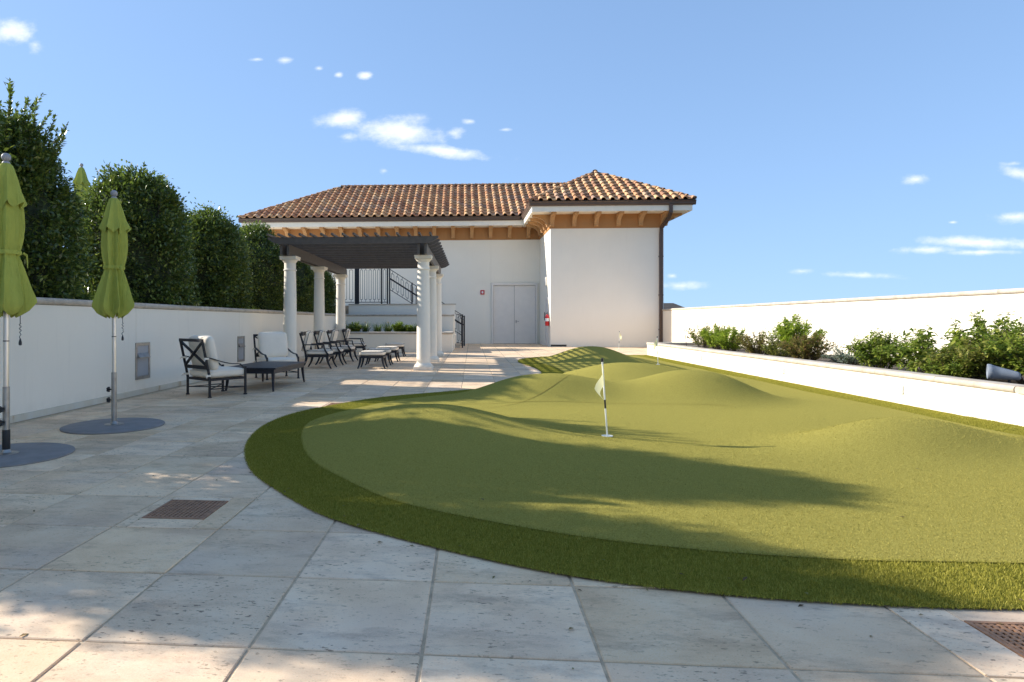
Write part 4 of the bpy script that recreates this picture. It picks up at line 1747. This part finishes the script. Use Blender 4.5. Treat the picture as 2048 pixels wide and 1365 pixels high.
bright = leaf_mat('bright_herb_leaf', [(0, (.16, .24, .015)), (.5, (.32, .42, .028)), (1, (.50, .54, .07))], .5, .42)
mid = leaf_mat('mid_herb_leaf', [(0, (.10, .15, .022)), (.5, (.21, .27, .038)), (1, (.42, .42, .08))], .5, .4)
olive = leaf_mat('olive_herb_leaf', [(0, (.11, .12, .03)), (.5, (.22, .21, .045)), (1, (.42, .36, .08))], .55, .38)
russet = leaf_mat('russet_leaf', [(0, (.12, .06, .03)), (.45, (.25, .13, .05)), (.7, (.20, .20, .04)), (1, (.42, .28, .09))], .5, .35)
greyl = leaf_mat('grey_herb_leaf', [(0, (.12, .15, .11)), (1, (.30, .34, .27))], .7, .2)
ZP = PH - .12
plants = [
    ('leafy_bush', 'sparse dark bush at the far end of the planter', (7.55, 21.2), .80, .62, olive, 26, 30, .085),
    ('leafy_bush', 'yellow-green bush second from the far end of the planter', (7.35, 19.4), .82, .55, bright, 34, 44, .075),
    ('leafy_bush', 'bright green bush in front of the far planter group', (7.15, 18.0), .72, .50, bright, 34, 44, .07),
    ('leafy_bush', 'brownish bush in the middle of the far planter group', (7.2, 16.4), .62, .58, russet, 34, 40, .065),
    ('leafy_bush', 'tallest bright green bush of the far planter group', (7.75, 15.8), 1.02, .62, bright, 44, 50, .085),
    ('leafy_bush', 'small yellow-green herb at the foot of the tallest bright bush', (6.95, 14.9), .46, .32, olive, 22, 36, .05),
    ('leafy_bush', 'rounded russet bush ending the far planter group', (7.15, 14.1), .62, .50, russet, 40, 50, .06),
    ('leafy_bush', 'low grey-green herb between the two planter groups', (7.35, 12.9), .36, .42, greyl, 30, 36, .05),
    ('leafy_bush', 'medium green bush left of the large near planter group', (7.25, 11.85), .66, .50, mid, 34, 40, .085),
    ('leafy_bush', 'open long-leaved plant starting the near planter group', (7.3, 10.75), .72, .48, mid, 20, 28, .13),
    ('leafy_bush', 'tall long-leaved plant in the near planter group', (7.75, 10.15), 1.00, .55, mid, 26, 36, .125),
    ('leafy_bush', 'dense mid green bush in the near planter group below the tall plant', (7.2, 9.75), .62, .52, olive, 34, 44, .08),
    ('leafy_bush', 'broad dark green bush behind the garden speaker', (7.7, 9.25), .86, .62, mid, 40, 44, .095),
    ('leafy_bush', 'green bush to the right of the garden speaker', (7.95, 8.45), .74, .60, mid, 38, 44, .09),
    ('leafy_bush', 'low green plant hugging the coping left of the speaker', (6.95, 9.75), .40, .40, mid, 26, 36, .075),
]
for k, (nm, lab, (x, y), H, r, m, s_, l_, lf) in enumerate(plants):
    bush(nm, lab, (x, y, ZP), H * 1.02, r * 1.15, m, 500 + k, s_, l_, lf, .36 if lf > .1 else .45, .15 if lf > .1 else 0, 'plants in the long planter')

# plants in the tiered planter behind the pergola
yellow_m = simple('yellow_petal', (.75, .48, .04), .1, 6, .6)
tp_plants = [(-5.1, 'dark', .50, 'spiky dark plant at the left end of the tiered planter'), (-4.62, 'bush', .40, 'leafy clump right of the spiky plant in the tiered planter'), (-4.2, 'grass', .42, 'grassy clump with a yellow flower left of centre in the tiered planter'),
             (-3.7, 'grass', .34, 'grassy clump at the middle of the tiered planter'), (-3.3, 'grass', .42, 'grassy clump with a yellow flower at the middle of the tiered planter'), (-2.88, 'bush', .42, 'bright yellow-green leafy clump in the tiered planter'),
             (-2.45, 'bush', .30, 'low leafy clump right of the bright clump in the tiered planter'), (-2.1, 'grass', .38, 'grassy clump beside the right pergola columns in the tiered planter'), (-1.7, 'grass', .34, 'grassy clump at the right end of the tiered planter')]
for k, (x, kd, h, lab) in enumerate(tp_plants):
    if kd == 'bush':
        bush('leafy_clump', lab, (x, 24.75, .66), h * 1.35, .34, bright if k == 5 else mid, 700 + k, 26, 34, .075, .5, 0, 'plants in the tiered planter')
    else:
        t = tuft('grassy_clump', lab, (x, 24.72, .66), 130, h + .26, .34, dark_blade, 700 + k, 'plant', 'plants in the tiered planter', .022)
        if 'flower' in lab:
            f = MB()
            for q in range(6):
                a = q * math.pi / 3
                f.add([(0, 0, 0), (.045 * math.cos(a - .35), .045 * math.sin(a - .35), .035), (.085 * math.cos(a), .085 * math.sin(a), .03), (.045 * math.cos(a + .35), .045 * math.sin(a + .35), .035)], [(0, 1, 2, 3)])
            f.build('flower', yellow_m, t, (.02, -.1, h + .06))
            MB().tube([(0, 0, 0), (.01, -.05, h * .6), (.02, -.1, h + .06)], .005, 5).build('flower_stalk', dark_blade, t)


# ------------------------------------------------------------------ parasols
def parasol(label, loc, rz=0.0, full=True, group='closed lime parasols'):
    t = thing('parasol', label, 'parasol', loc, rz, group)
    g = random.Random(5)

    def fold_ring(r, z, amp, nf, ph, n=96, sharp=1.0, zj=0.0):
        out = []
        for k in range(n):
            a = 2 * math.pi * k / n
            w = math.cos(nf * a + ph)
            w = (1 - 2 * abs(math.sin((nf * a + ph) / 2)) ** .8) * (1 + .35 * math.sin(2.3 * a + ph)) * 1.55
            w2 = .45 * math.sin(3 * a + ph * 2) + .3 * math.sin((nf + 3) * a - ph)
            rr = r * (1 + amp * (w + w2))
            out.append((rr * math.cos(a), rr * math.sin(a), z + zj * (w + .5 * w2)))
        return out

    def loft(rings):
        mb = MB()
        n = len(rings[0])
        for rg in rings:
            mb.v += rg
        for i in range(len(rings) - 1):
            for k in range(n):
                a, b = i * n + k, i * n + (k + 1) % n
                mb.f.append((a, b, b + n, a + n))
        return mb
    # body of folded canvas
    prof_ = [(2.56, .035, .05), (2.44, .085, .10), (2.30, .118, .14), (2.18, .130, .15), (2.05, .138, .15), (1.93, .128, .15), (1.85, .112, .16), (1.82, .104, .15),
             (1.78, .110, .17), (1.70, .138, .18), (1.58, .172, .19), (1.47, .200, .19), (1.40, .218, .18), (1.35, .222, .19)]
    rings = [fold_ring(r * (.88 if z > 1.8 else .80), z, am, 8, .4 + (2.5 - z) * .5, zj=(.0 if z > 1.5 else .03 * (1.5 - z) / .15)) for z, r, am in prof_]
    # hem turned in underneath
    rings.append(fold_ring(.165, 1.31, .24, 8, 1.1, zj=.035))
    rings.append(fold_ring(.135, 1.27, .22, 8, 1.3, zj=.02))
    rings.append(fold_ring(.10, 1.30, .15, 8, 1.4))
    rings.append(fold_ring(.03, 1.40, .1, 8, 1.4))
    can = loft(rings).build('canopy', canopy_m, t, smooth=True)
    cap = loft([fold_ring(.03, 2.61, .02, 8, 0), fold_ring(.05, 2.59, .06, 8, 0), fold_ring(.082, 2.48, .10, 8, 0.05), fold_ring(.106, 2.37, .13, 8, .1), fold_ring(.136, 2.27, .16, 8, .15, zj=.012),
                fold_ring(.146, 2.235, .16, 8, .18, zj=.022), fold_ring(.135, 2.238, .16, 8, .18, zj=.022), fold_ring(.10, 2.33, .13, 8, .12)])
    cap.build('vent_cap', canopy_m, t, smooth=True)
    sash = loft([fold_ring(.108, 1.832, .07, 8, .75), fold_ring(.112, 1.815, .07, 8, .75), fold_ring(.108, 1.795, .07, 8, .75)])
    sash.build('sash', canopy_m, can, smooth=True)
    kn = MB().tube([(.10, -.08, 1.815), (.125, -.095, 1.80), (.135, -.095, 1.74), (.13, -.10, 1.68)], [.012, .010, .007, .004], 6)
    kn.build('sash_knot', canopy_m, can, smooth=True)
    fin = []
    for k in range(9):
        a = -math.pi / 2 + math.pi * k / 8
        fin.append((.038 * math.cos(a) + .001, 2.662 + .038 * math.sin(a)))
    MB().lathe([(.030, 2.59), (.034, 2.605), (.030, 2.618), (.022, 2.625)] + fin, 18).build('finial', finial_m, t, smooth=True)
    if not full:
        MB().lathe([(.024, 0), (.024, 1.5)], 14).build('pole', steel, t, smooth=True)
        MB().lathe([(.30, 0), (.30, .02), (.05, .03)], 28).build('base_plate', base_grey, t, smooth=True)
        return t
    MB().lathe([(.0225, .55), (.0225, 1.45)], 18).build('pole', steel, t, smooth=True)
    MB().lathe([(.024, 1.02), (.0245, 1.021), (.0245, 1.028), (.024, 1.029)], 18).build('pole_joint', plastic_black, t, smooth=True)
    MB().lathe([(.0285, .028), (.0285, .615), (.0235, .618)], 18).build('sleeve', steel_dull, t, smooth=True)
    MB().lathe([(.10, .022), (.10, .027), (.045, .034), (.030, .06)], 24).build('flange', steel_dull, t, smooth=True)
    MB().lathe([(.535, .0), (.54, .006), (.538, .014), (.52, .020), (.05, .024)], 64).build('base_plate', base_grey, t, smooth=True)
    for z in (.42, .30):
        kb = MB().tube([(-.028, -.0, z), (-.055, -.0, z)], .008, 8)
        vs = []
        for q in range(20):
            a = 2 * math.pi * q / 20
            r = .026 * (1 + .22 * math.cos(5 * a))
            vs.append((r * math.cos(a), r * math.sin(a)))
        kb.prism([(p[0], p[1] + z) for p in vs], 'x', -.075, -.052)
        kb.build('knob', plastic_black, t)
    # hanging cord with hook
    pts = [(.115, -.04, 1.33), (.115, -.04, 1.18)]
    for q in range(14):
        a = q * 1.1
        pts.append((.115 + .008 * math.cos(a), -.04 + .008 * math.sin(a), 1.18 - .006 * q))
    pts += [(.125, -.04, 1.08), (.105, -.04, 1.06), (.115, -.04, 1.04)]
    MB().tube(pts, .0035, 5).build('cord', plastic_black, t, smooth=True)
    MB().lathe([(.005, .98), (.013, .985), (.013, 1.01), (.004, 1.045)], 8, (.115, -.04)).build('cord_pull', plastic_black, t, smooth=True)
    return t


parasol('closed lime green parasol whose whole pole and round base stand clear on the paving', (-4.08, 6.94, 0), .1)
p1 = parasol('closed lime green parasol cut by the left frame edge', (-4.14, 5.34, 0), 1.5)
MB().lathe([(.031, .06), (.032, .065), (.032, .23), (.031, .235)], 18).build('rubber_sleeve', plastic_black, p1, smooth=True)
parasol('closed lime parasol on the upper terrace peeking between the two nearest hedge trees', (-8.50, 13.2, 1.95), .7, False, 'parasols on the upper terrace')
parasol('closed lime parasol top barely showing above the hedge left of the roof', (-9.5, 23.4, 1.95), .3, False, 'parasols on the upper terrace')


# ------------------------------------------------------------------ furniture
def cushion(sx, sy, sz, ex=.28, ez=.45, n=40, m=14, wob=0.0, seed=0):
    """soft box: superellipsoid with puffed faces, centred"""
    g = random.Random(seed)
    ph = [g.uniform(0, 6.28) for _ in range(4)]
    mb = MB()

    def sp(v, e_):
        return math.copysign(abs(v) ** e_, v)
    for i in range(m + 1):
        b = -math.pi / 2 + math.pi * i / m
        for k in range(n):
            a = 2 * math.pi * k / n
            x = sx / 2 * sp(math.cos(b), ez) * sp(math.cos(a), ex)
            y = sy / 2 * sp(math.cos(b), ez) * sp(math.sin(a), ex)
            z = sz / 2 * sp(math.sin(b), .75)
            w = 1 + wob * (math.sin(5 * x / sx + ph[0]) + math.sin(6 * y / sy + ph[1]))
            mb.v.append((x, y, z * w))
    for i in range(m):
        for k in range(n):
            a, b = i * n + k, i * n + (k + 1) % n
            mb.f.append((a, b, b + n, a + n))
    return mb


def ring_xy(sx, sy, z, ex=.28, n=48):
    out = []
    for k in range(n + 1):
        a = 2 * math.pi * k / n
        c, s = math.cos(a), math.sin(a)
        out.append((sx / 2 * math.copysign(abs(c) ** ex, c), sy / 2 * math.copysign(abs(s) ** ex, s), z))
    return out


def lounge_chair(label, loc, rz):
    """low iron club chair with X back; faces +y"""
    t = thing('lounge_chair', label, 'chair', loc, rz, 'cushioned iron club chairs')
    w, d = .34, .32
    sq = .030
    for sx in (-1, 1):
        l = MB().bar((sx * w, d, 0.012), (sx * w, d, .46), sq, sq, (0, 1, 0))
        l.box(sx * w - .022, sx * w + .022, d - .022, d + .022, 0, .02)
        l.build('leg', iron, t)
        l = MB().ribbon([(sx * w, -d, 0.0), (sx * w, -d, .30), (sx * w, -d - .03, .45), (sx * w, -d - .13, .90)], sq, sq, (1, 0, 0))
        l.box(sx * w - .022, sx * w + .022, -d - .022, -d + .022, 0, .02)
        l.build('leg', iron, t)
        # scrolled arm: from the back post sweeping down to the front leg
        pts = []
        for k in range(13):
            u = k / 12
            y = -d - .055 + u * (2 * d - .08)
            z = .635 - .125 * math.sin(u * math.pi / 2) ** 1.2
            pts.append((sx * w, y, z))
        pts += [(sx * w, d - .10, .505), (sx * w, d - .04, .45), (sx * w, d + .0, .43)]
        MB().ribbon(pts, .038, .014, (1, 0, 0)).build('arm', iron, t)
        MB().bar((sx * w, -d, .13), (sx * w, d, .13), .014, .014).build('stretcher', iron, t)
    s = MB()
    s.bar((-w, -d, .275), (w, -d, .275), .03, .03).bar((-w, d, .275), (w, d, .275), .03, .03).bar((-w, -d, .275), (-w, d, .275), .03, .03).bar((w, -d, .275), (w, d, .275), .03, .03)
    for k in range(5):
        x = -w + (k + 1) * 2 * w / 6
        s.bar((x, -d, .275), (x, d, .275), .03, .01)
    s.build('seat_frame', iron, t)
    MB().bar((-w, -d, .13), (w, d, .13), .014, .014).bar((-w, d, .13), (w, -d, .132), .014, .014).build('cross_stretcher', iron, t)

    def bk(z):
        return -d - .03 - (z - .45) * .10 / .45
    b = MB()
    b.bar((-w - .012, bk(.90), .90), (w + .012, bk(.90), .90), .035, .045)
    b.bar((-w, bk(.47), .47), (w, bk(.47), .47), .026, .055)
    b.bar((-w, bk(.49), .49), (w, bk(.88), .88), .022, .04, (0, 1, 0)).bar((-w, bk(.88), .88), (w, bk(.49), .49), .024, .04, (0, 1, 0))
    b.build('back_frame', iron, t)
    sc_ = cushion(.66, .70, .15, .22, .3, wob=.02, seed=3).build('seat_cushion', cushion_m, t, (0, .02, .365), smooth=True)
    MB().tube(ring_xy(.655, .695, 0, .22), .005, 5, False).build('piping', cushion_m, sc_, (0, 0, .035), smooth=True)
    bc = cushion(.64, .56, .20, .26, .42, wob=.05, seed=9).build('back_cushion', cushion_m, t, (0, -.235, .695), (R(101), 0, 0), smooth=True)
    for sx in (-1, 1):
        for z in (.60, .33):
            y = bk(max(z, .45))
            MB().box(sx * w - .03, sx * w + .03, y - .03, y + .035, z, z + .03).tube([(sx * w + .02 * sx, y - .03, z + .015), (sx * w + .05 * sx, y - .05, z - .02)], [.01, .006], 5).build('tie', cushion_m, t, bevel=.006)
    return t


lounge_chair('cream-cushioned iron club chair with X back seen from behind, before the coffee table', (-4.175, 10.08, 0), math.atan2(.80, .60) - math.pi / 2)
lounge_chair('cream-cushioned iron club chair facing the camera behind the coffee table', (-4.10, 13.07, 0), math.atan2(-.78, .63) - math.pi / 2)


def saber(mb, x, y, z1, ox, oy, w0=.05, w1=.028, z0=0.0, drop=1.0):
    """curved tapering leg from the frame at (x, y, z1) splaying by (ox, oy)"""
    pts, ws = [], []
    for k in range(8):
        u = k / 7
        s = u ** 2.0
        pts.append((x + ox * s, y + oy * s, z1 - (z1 - z0) * u))
        ws.append(w0 + (w1 - w0) * u)
    mb.ribbon(pts, ws, ws, (1, 0, 0) if abs(ox) < abs(oy) else (0, 1, 0))
    return mb


t = thing('coffee_table', 'low black rectangular coffee table with curved legs between the club chairs', 'table', (-3.76, 11.42, 0), -.05)
MB().box(-.47, .47, -.86, .86, .375, .405).build('table_top', black_wood, t, bevel=.006)
ap = MB()
ap.box(-.43, .43, -.82, -.79, .30, .375).box(-.43, .43, .79, .82, .30, .375).box(-.43, -.40, -.79, .79, .30, .375).box(.40, .43, -.79, .79, .30, .375)
ap.build('apron', black_wood, t)
for sx in (-1, 1):
    for sy in (-1, 1):
        saber(MB(), sx * .405, sy * .795, .37, sx * .02, sy * .05, .055, .026).build('leg', black_wood, t)


def armchair_proto():
    """black lacquer armchair with sabre legs and piped cushions; faces +x"""
    t = thing('armchair', '', 'chair', (0, 0, 0), 0, 'black sabre-legged armchairs in a row')
    w, d = .30, .30
    MB().box(-d, d, -w, w, .285, .335).build('seat_frame', black_wood, t, bevel=.006)
    for sy in (-1, 1):
        saber(MB(), d - .03, sy * (w - .025), .30, .11, sy * .01, .06, .030).build('leg', black_wood, t)
        saber(MB(), -d + .03, sy * (w - .025), .30, -.12, sy * .01, .06, .030).build('leg', black_wood, t)
        # back stile sweeping up and back
        pts, ws = [], []
        for k in range(8):
            u = k / 7
            pts.append((-d + .02 - .16 * u ** 1.3, sy * (w - .01), .30 + .60 * u))
            ws.append(.05 - .014 * u)
        MB().ribbon(pts, ws, .03, (1, 0, 0)).build('stile', black_wood, t)
        # arm: flat rail and swept support
        MB().ribbon([(-d - .06, sy * (w + .01), .60), (-.05, sy * (w + .015), .605), (d - .10, sy * (w + .01), .60)], .05, .026, (0, 1, 0)).build('arm', black_wood, t)
        MB().ribbon([(d - .11, sy * (w + .005), .595), (d - .10, sy * (w + .005), .52), (d - .05, sy * (w + .005), .42), (d + .02, sy * w, .33)], [.030, .032, .038, .045], .032, (1, 0, 0)).build('arm_support', black_wood, t)
    # crest rail wrapping the shoulders
    pts = []
    for k in range(13):
        a = -1 + 2 * k / 12
        pts.append((-d - .165 + .10 * abs(a) ** 2.2, a * (w + .035), .87 + .02 * abs(a)))
    MB().ribbon(pts, .10, .026, (0, 0, 1)).build('crest_rail', black_wood, t)
    sc_ = cushion(.60, .56, .14, .24, .35, seed=4).build('seat_cushion', cushion_m, t, (.01, 0, .40), smooth=True)
    for z in (.045, -.045):
        MB().tube(ring_xy(.592, .552, z, .24), .0065, 5, False).build('piping', piping_m, sc_, smooth=True)
    bc = cushion(.53, .46, .12, .26, .4, seed=5).build('back_cushion', cushion_m, t, (-.315, 0, .68), (0, R(-75), 0), smooth=True)
    for z in (.036, -.036):
        MB().tube(ring_xy(.525, .455, z, .26), .0065, 5, False).build('piping', piping_m, bc, smooth=True)
    return t


def ottoman_proto():
    t = thing('footstool', '', 'footstool', (0, 0, 0), 0, 'black sabre-legged footstools in a row')
    MB().box(-.31, .31, -.25, .25, .265, .315).build('seat_frame', black_wood, t, bevel=.006)
    for sx in (-1, 1):
        for sy in (-1, 1):
            saber(MB(), sx * .28, sy * .22, .28, sx * .07, sy * .01, .06, .030).build('leg', black_wood, t)
    sc_ = cushion(.63, .51, .14, .22, .35, seed=6).build('cushion', cushion_m, t, (0, 0, .382), smooth=True)
    for z in (.045, -.045):
        MB().tube(ring_xy(.622, .502, z, .22), .0065, 5, False).build('piping', piping_m, sc_, smooth=True)
    return t


names4 = ['nearest to the coffee table', 'second from the coffee table', 'third from the coffee table', 'farthest from the coffee table']
ac = armchair_proto()
register(ac)
ot = ottoman_proto()
register(ot)
for k, (y, xa, xo, ra, ro) in enumerate(((16.08, -3.92, -2.53, -.03, .0), (17.35, -3.90, -2.55, .05, .02), (18.85, -3.86, -2.52, -.06, -.02), (21.45, -3.96, -2.62, .08, .0))):
    a_ = ac if k == 0 else copy_tree(ac)
    a_.location = (xa, y, 0)
    a_.rotation_euler = (0, 0, ra)
    a_['label'] = 'black piped armchair under the pergola, ' + names4[k]
    o_ = ot if k == 0 else copy_tree(ot)
    o_.location = (xo, y - .03, 0)
    o_.rotation_euler = (0, 0, ro)
    o_['label'] = 'black footstool with white cushion under the pergola, ' + names4[k]


# ------------------------------------------------------------------ recessed wall lights on the left wall
def wall_light(label, y):
    t = thing('recessed_wall_light', label, 'wall light', (LX, y, .55), 0, 'steel wall lights on the garden wall')
    w, h = .23, .30
    f = MB()
    f.box(.0005, .014, -w, -w + .055, -h, h).box(.0005, .014, w - .055, w, -h, h).box(.0005, .014, -w + .055, w - .055, -h, -h + .055).box(.0005, .014, -w + .055, w - .055, h - .055, h)
    f.build('frame', steel_dull, t, bevel=.003)
    MB().box(.0005, .004, -w + .055, w - .055, -h + .055, h - .055).build('back_plate', lens_m, t)
    MB().prism([(.004, .13), (.05, .06), (.05, .045), (.004, .05)], 'y', -w + .058, w - .058).build('hood', steel_dull, t)
    return t


wall_light('steel framed recessed wall light right of the second parasol pole', 10.05)
wall_light('steel framed recessed wall light between the two club chairs', 14.5)


# ------------------------------------------------------------------ golf flags
def hole_flag(label, x, y, h, lean, turn, striped=0.0):
    z = float(turf_z(np.array([x]), np.array([y]), near_poly(GP, np.array([[x, y]]))[1])[0]) + .0175 if inside(GP, np.array([[x, y]]))[0] else 0.0
    t = thing('golf_flag', label, 'flag', (x, y, z), 0, 'putting flags')
    lx, ly = lean
    def at(u):
        return (lx * u, ly * u, h * u)
    MB().tube([at(0), at(.36)], .0085, 8).tube([at(.47), at(.97)], .0085, 8).build('pole', pole_white, t, smooth=True)
    MB().tube([at(.36), at(.47)], .0088, 8).build('black_band', plastic_black, t, smooth=True)
    MB().tube([at(.955), at(1.0)], [.013, .013], 8).build('pole_cap', plastic_black, t)
    MB().lathe([(.053, .004), (.056, .010), (.050, .010), (.050, .001)], 24).build('cup_rim', pole_white, t, smooth=True)
    # limp pennant: ruffled triangle hanging down from the pole
    vs, fs = [], []
    nu, nv = 9, 7
    for i in range(nu + 1):
        u = i / nu
        for k in range(nv + 1):
            v = k / nv
            hgt = .92 - .26 * v
            hgt += -(.10 * u) * (1 - v) + u * v * .02
            r = u * .125 * (1 - .25 * v)
            a = turn + .6 * math.sin(u * 5.0 + v * 1.5) * u
            b = at(hgt - .20 * u * u)
            vs.append((b[0] + r * math.cos(a), b[1] + r * math.sin(a), b[2]))
    for i in range(nu):
        for k in range(nv):
            a = i * (nv + 1) + k
            fs.append((a, a + 1, a + nv + 2, a + nv + 1))
    MB().add(vs, fs).build('pennant', flag_m, t, smooth=True)
    return t


hole_flag('pale yellow putting flag on a leaning white pole, nearest on the green', 1.33, 6.33, .77, (-.05, 0), -2.0)
hole_flag('putting flag on the green in front of the brown downpipe', 5.01, 17.45, .76, (-.02, .0), math.pi - .2)
hole_flag('farthest putting flag standing on the paving before the pavilion wall', 6.15, 27.0, .78, (.02, 0), -.4)

# ------------------------------------------------------------------ fallen leaves
litter_m = leaf_mat('dry_leaf', [(0, (.10, .06, .03)), (.5, (.24, .15, .06)), (1, (.20, .22, .05))], .8, .1)
g_ = np.random.default_rng(77)
ti = g_.choice(len(GP), 90)
lp = GP[ti] + g_.normal(size=(90, 2)) * .16
lp = lp[(lp[:, 1] < 12) & (lp[:, 0] < 5.5)]
lp = np.concatenate([lp, np.stack([g_.uniform(-5.2, 5.4, 95), g_.uniform(2.1, 11, 95)], 1)])
ii = inside(GP, lp)
dq = near_poly(GP, lp)[1]
lz = np.where(ii, turf_z(lp[:, 0], lp[:, 1], np.where(ii, dq, 0)) + .026, .004)
p3 = np.concatenate([lp, lz[:, None]], 1)
d3 = g_.normal(size=p3.shape) * np.array([1, 1, .12])
l3 = g_.uniform(.012, .042, len(p3))
tag(link('leaf_litter', leaf_mesh('leaf_litter', [leaf_arrays(p3, d3, np.tile(np.array([[0, 0, 1.0]]), (len(p3), 1)), l3, l3 * .42)], litter_m)),
    'small dry fallen leaves scattered over the paving and turf rim', 'leaves', kind='stuff')

# ------------------------------------------------------------------ garden speaker and plant hook
t = thing('garden_speaker', 'blue-grey bullet garden speaker on the planter coping at the right edge', 'speaker', (6.80, 8.63, PH - .12), R(-33))
body = [(.0, -.170), (.030, -.168), (.048, -.158), (.056, -.140), (.060, -.110), (.078, .02), (.094, .10), (.098, .105), (.101, .135), (.097, .150), (.088, .155), (.080, .140), (.0, .135)]
sp_ = MB()
sp_.lathe(body, 32)
sp_.v = [(-v[2], v[1], v[0] + .185 + .16 * v[2]) for v in sp_.v]
sp_.build('shell', speaker_m, t, smooth=True)
st_ = MB().tube([(.06, 0, -.02), (.06, 0, .12)], .018, 10)
st_.lathe([(.05, -.01), (.05, .012), (.03, .03)], 16, (.06, 0))
st_.build('stand', plastic_black, t)
t = thing('plant_hook', 'thin dark shepherd hook at the far end of the planter', 'hook', (7.2, 22.1, ZP))
MB().tube([(.10, 0, 0), (.0, 0, .72), (-.005, 0, .78), (.04, 0, .81), (.075, 0, .77), (.06, 0, .72)], .008, 6).build('rod', plastic_black, t, smooth=True)
MB().tube([(.10, 0, 0), (.16, 0, .02)], .008, 6).build('foot', plastic_black, t)

print('pavers', n_pav, 'objects', len(C.objects))
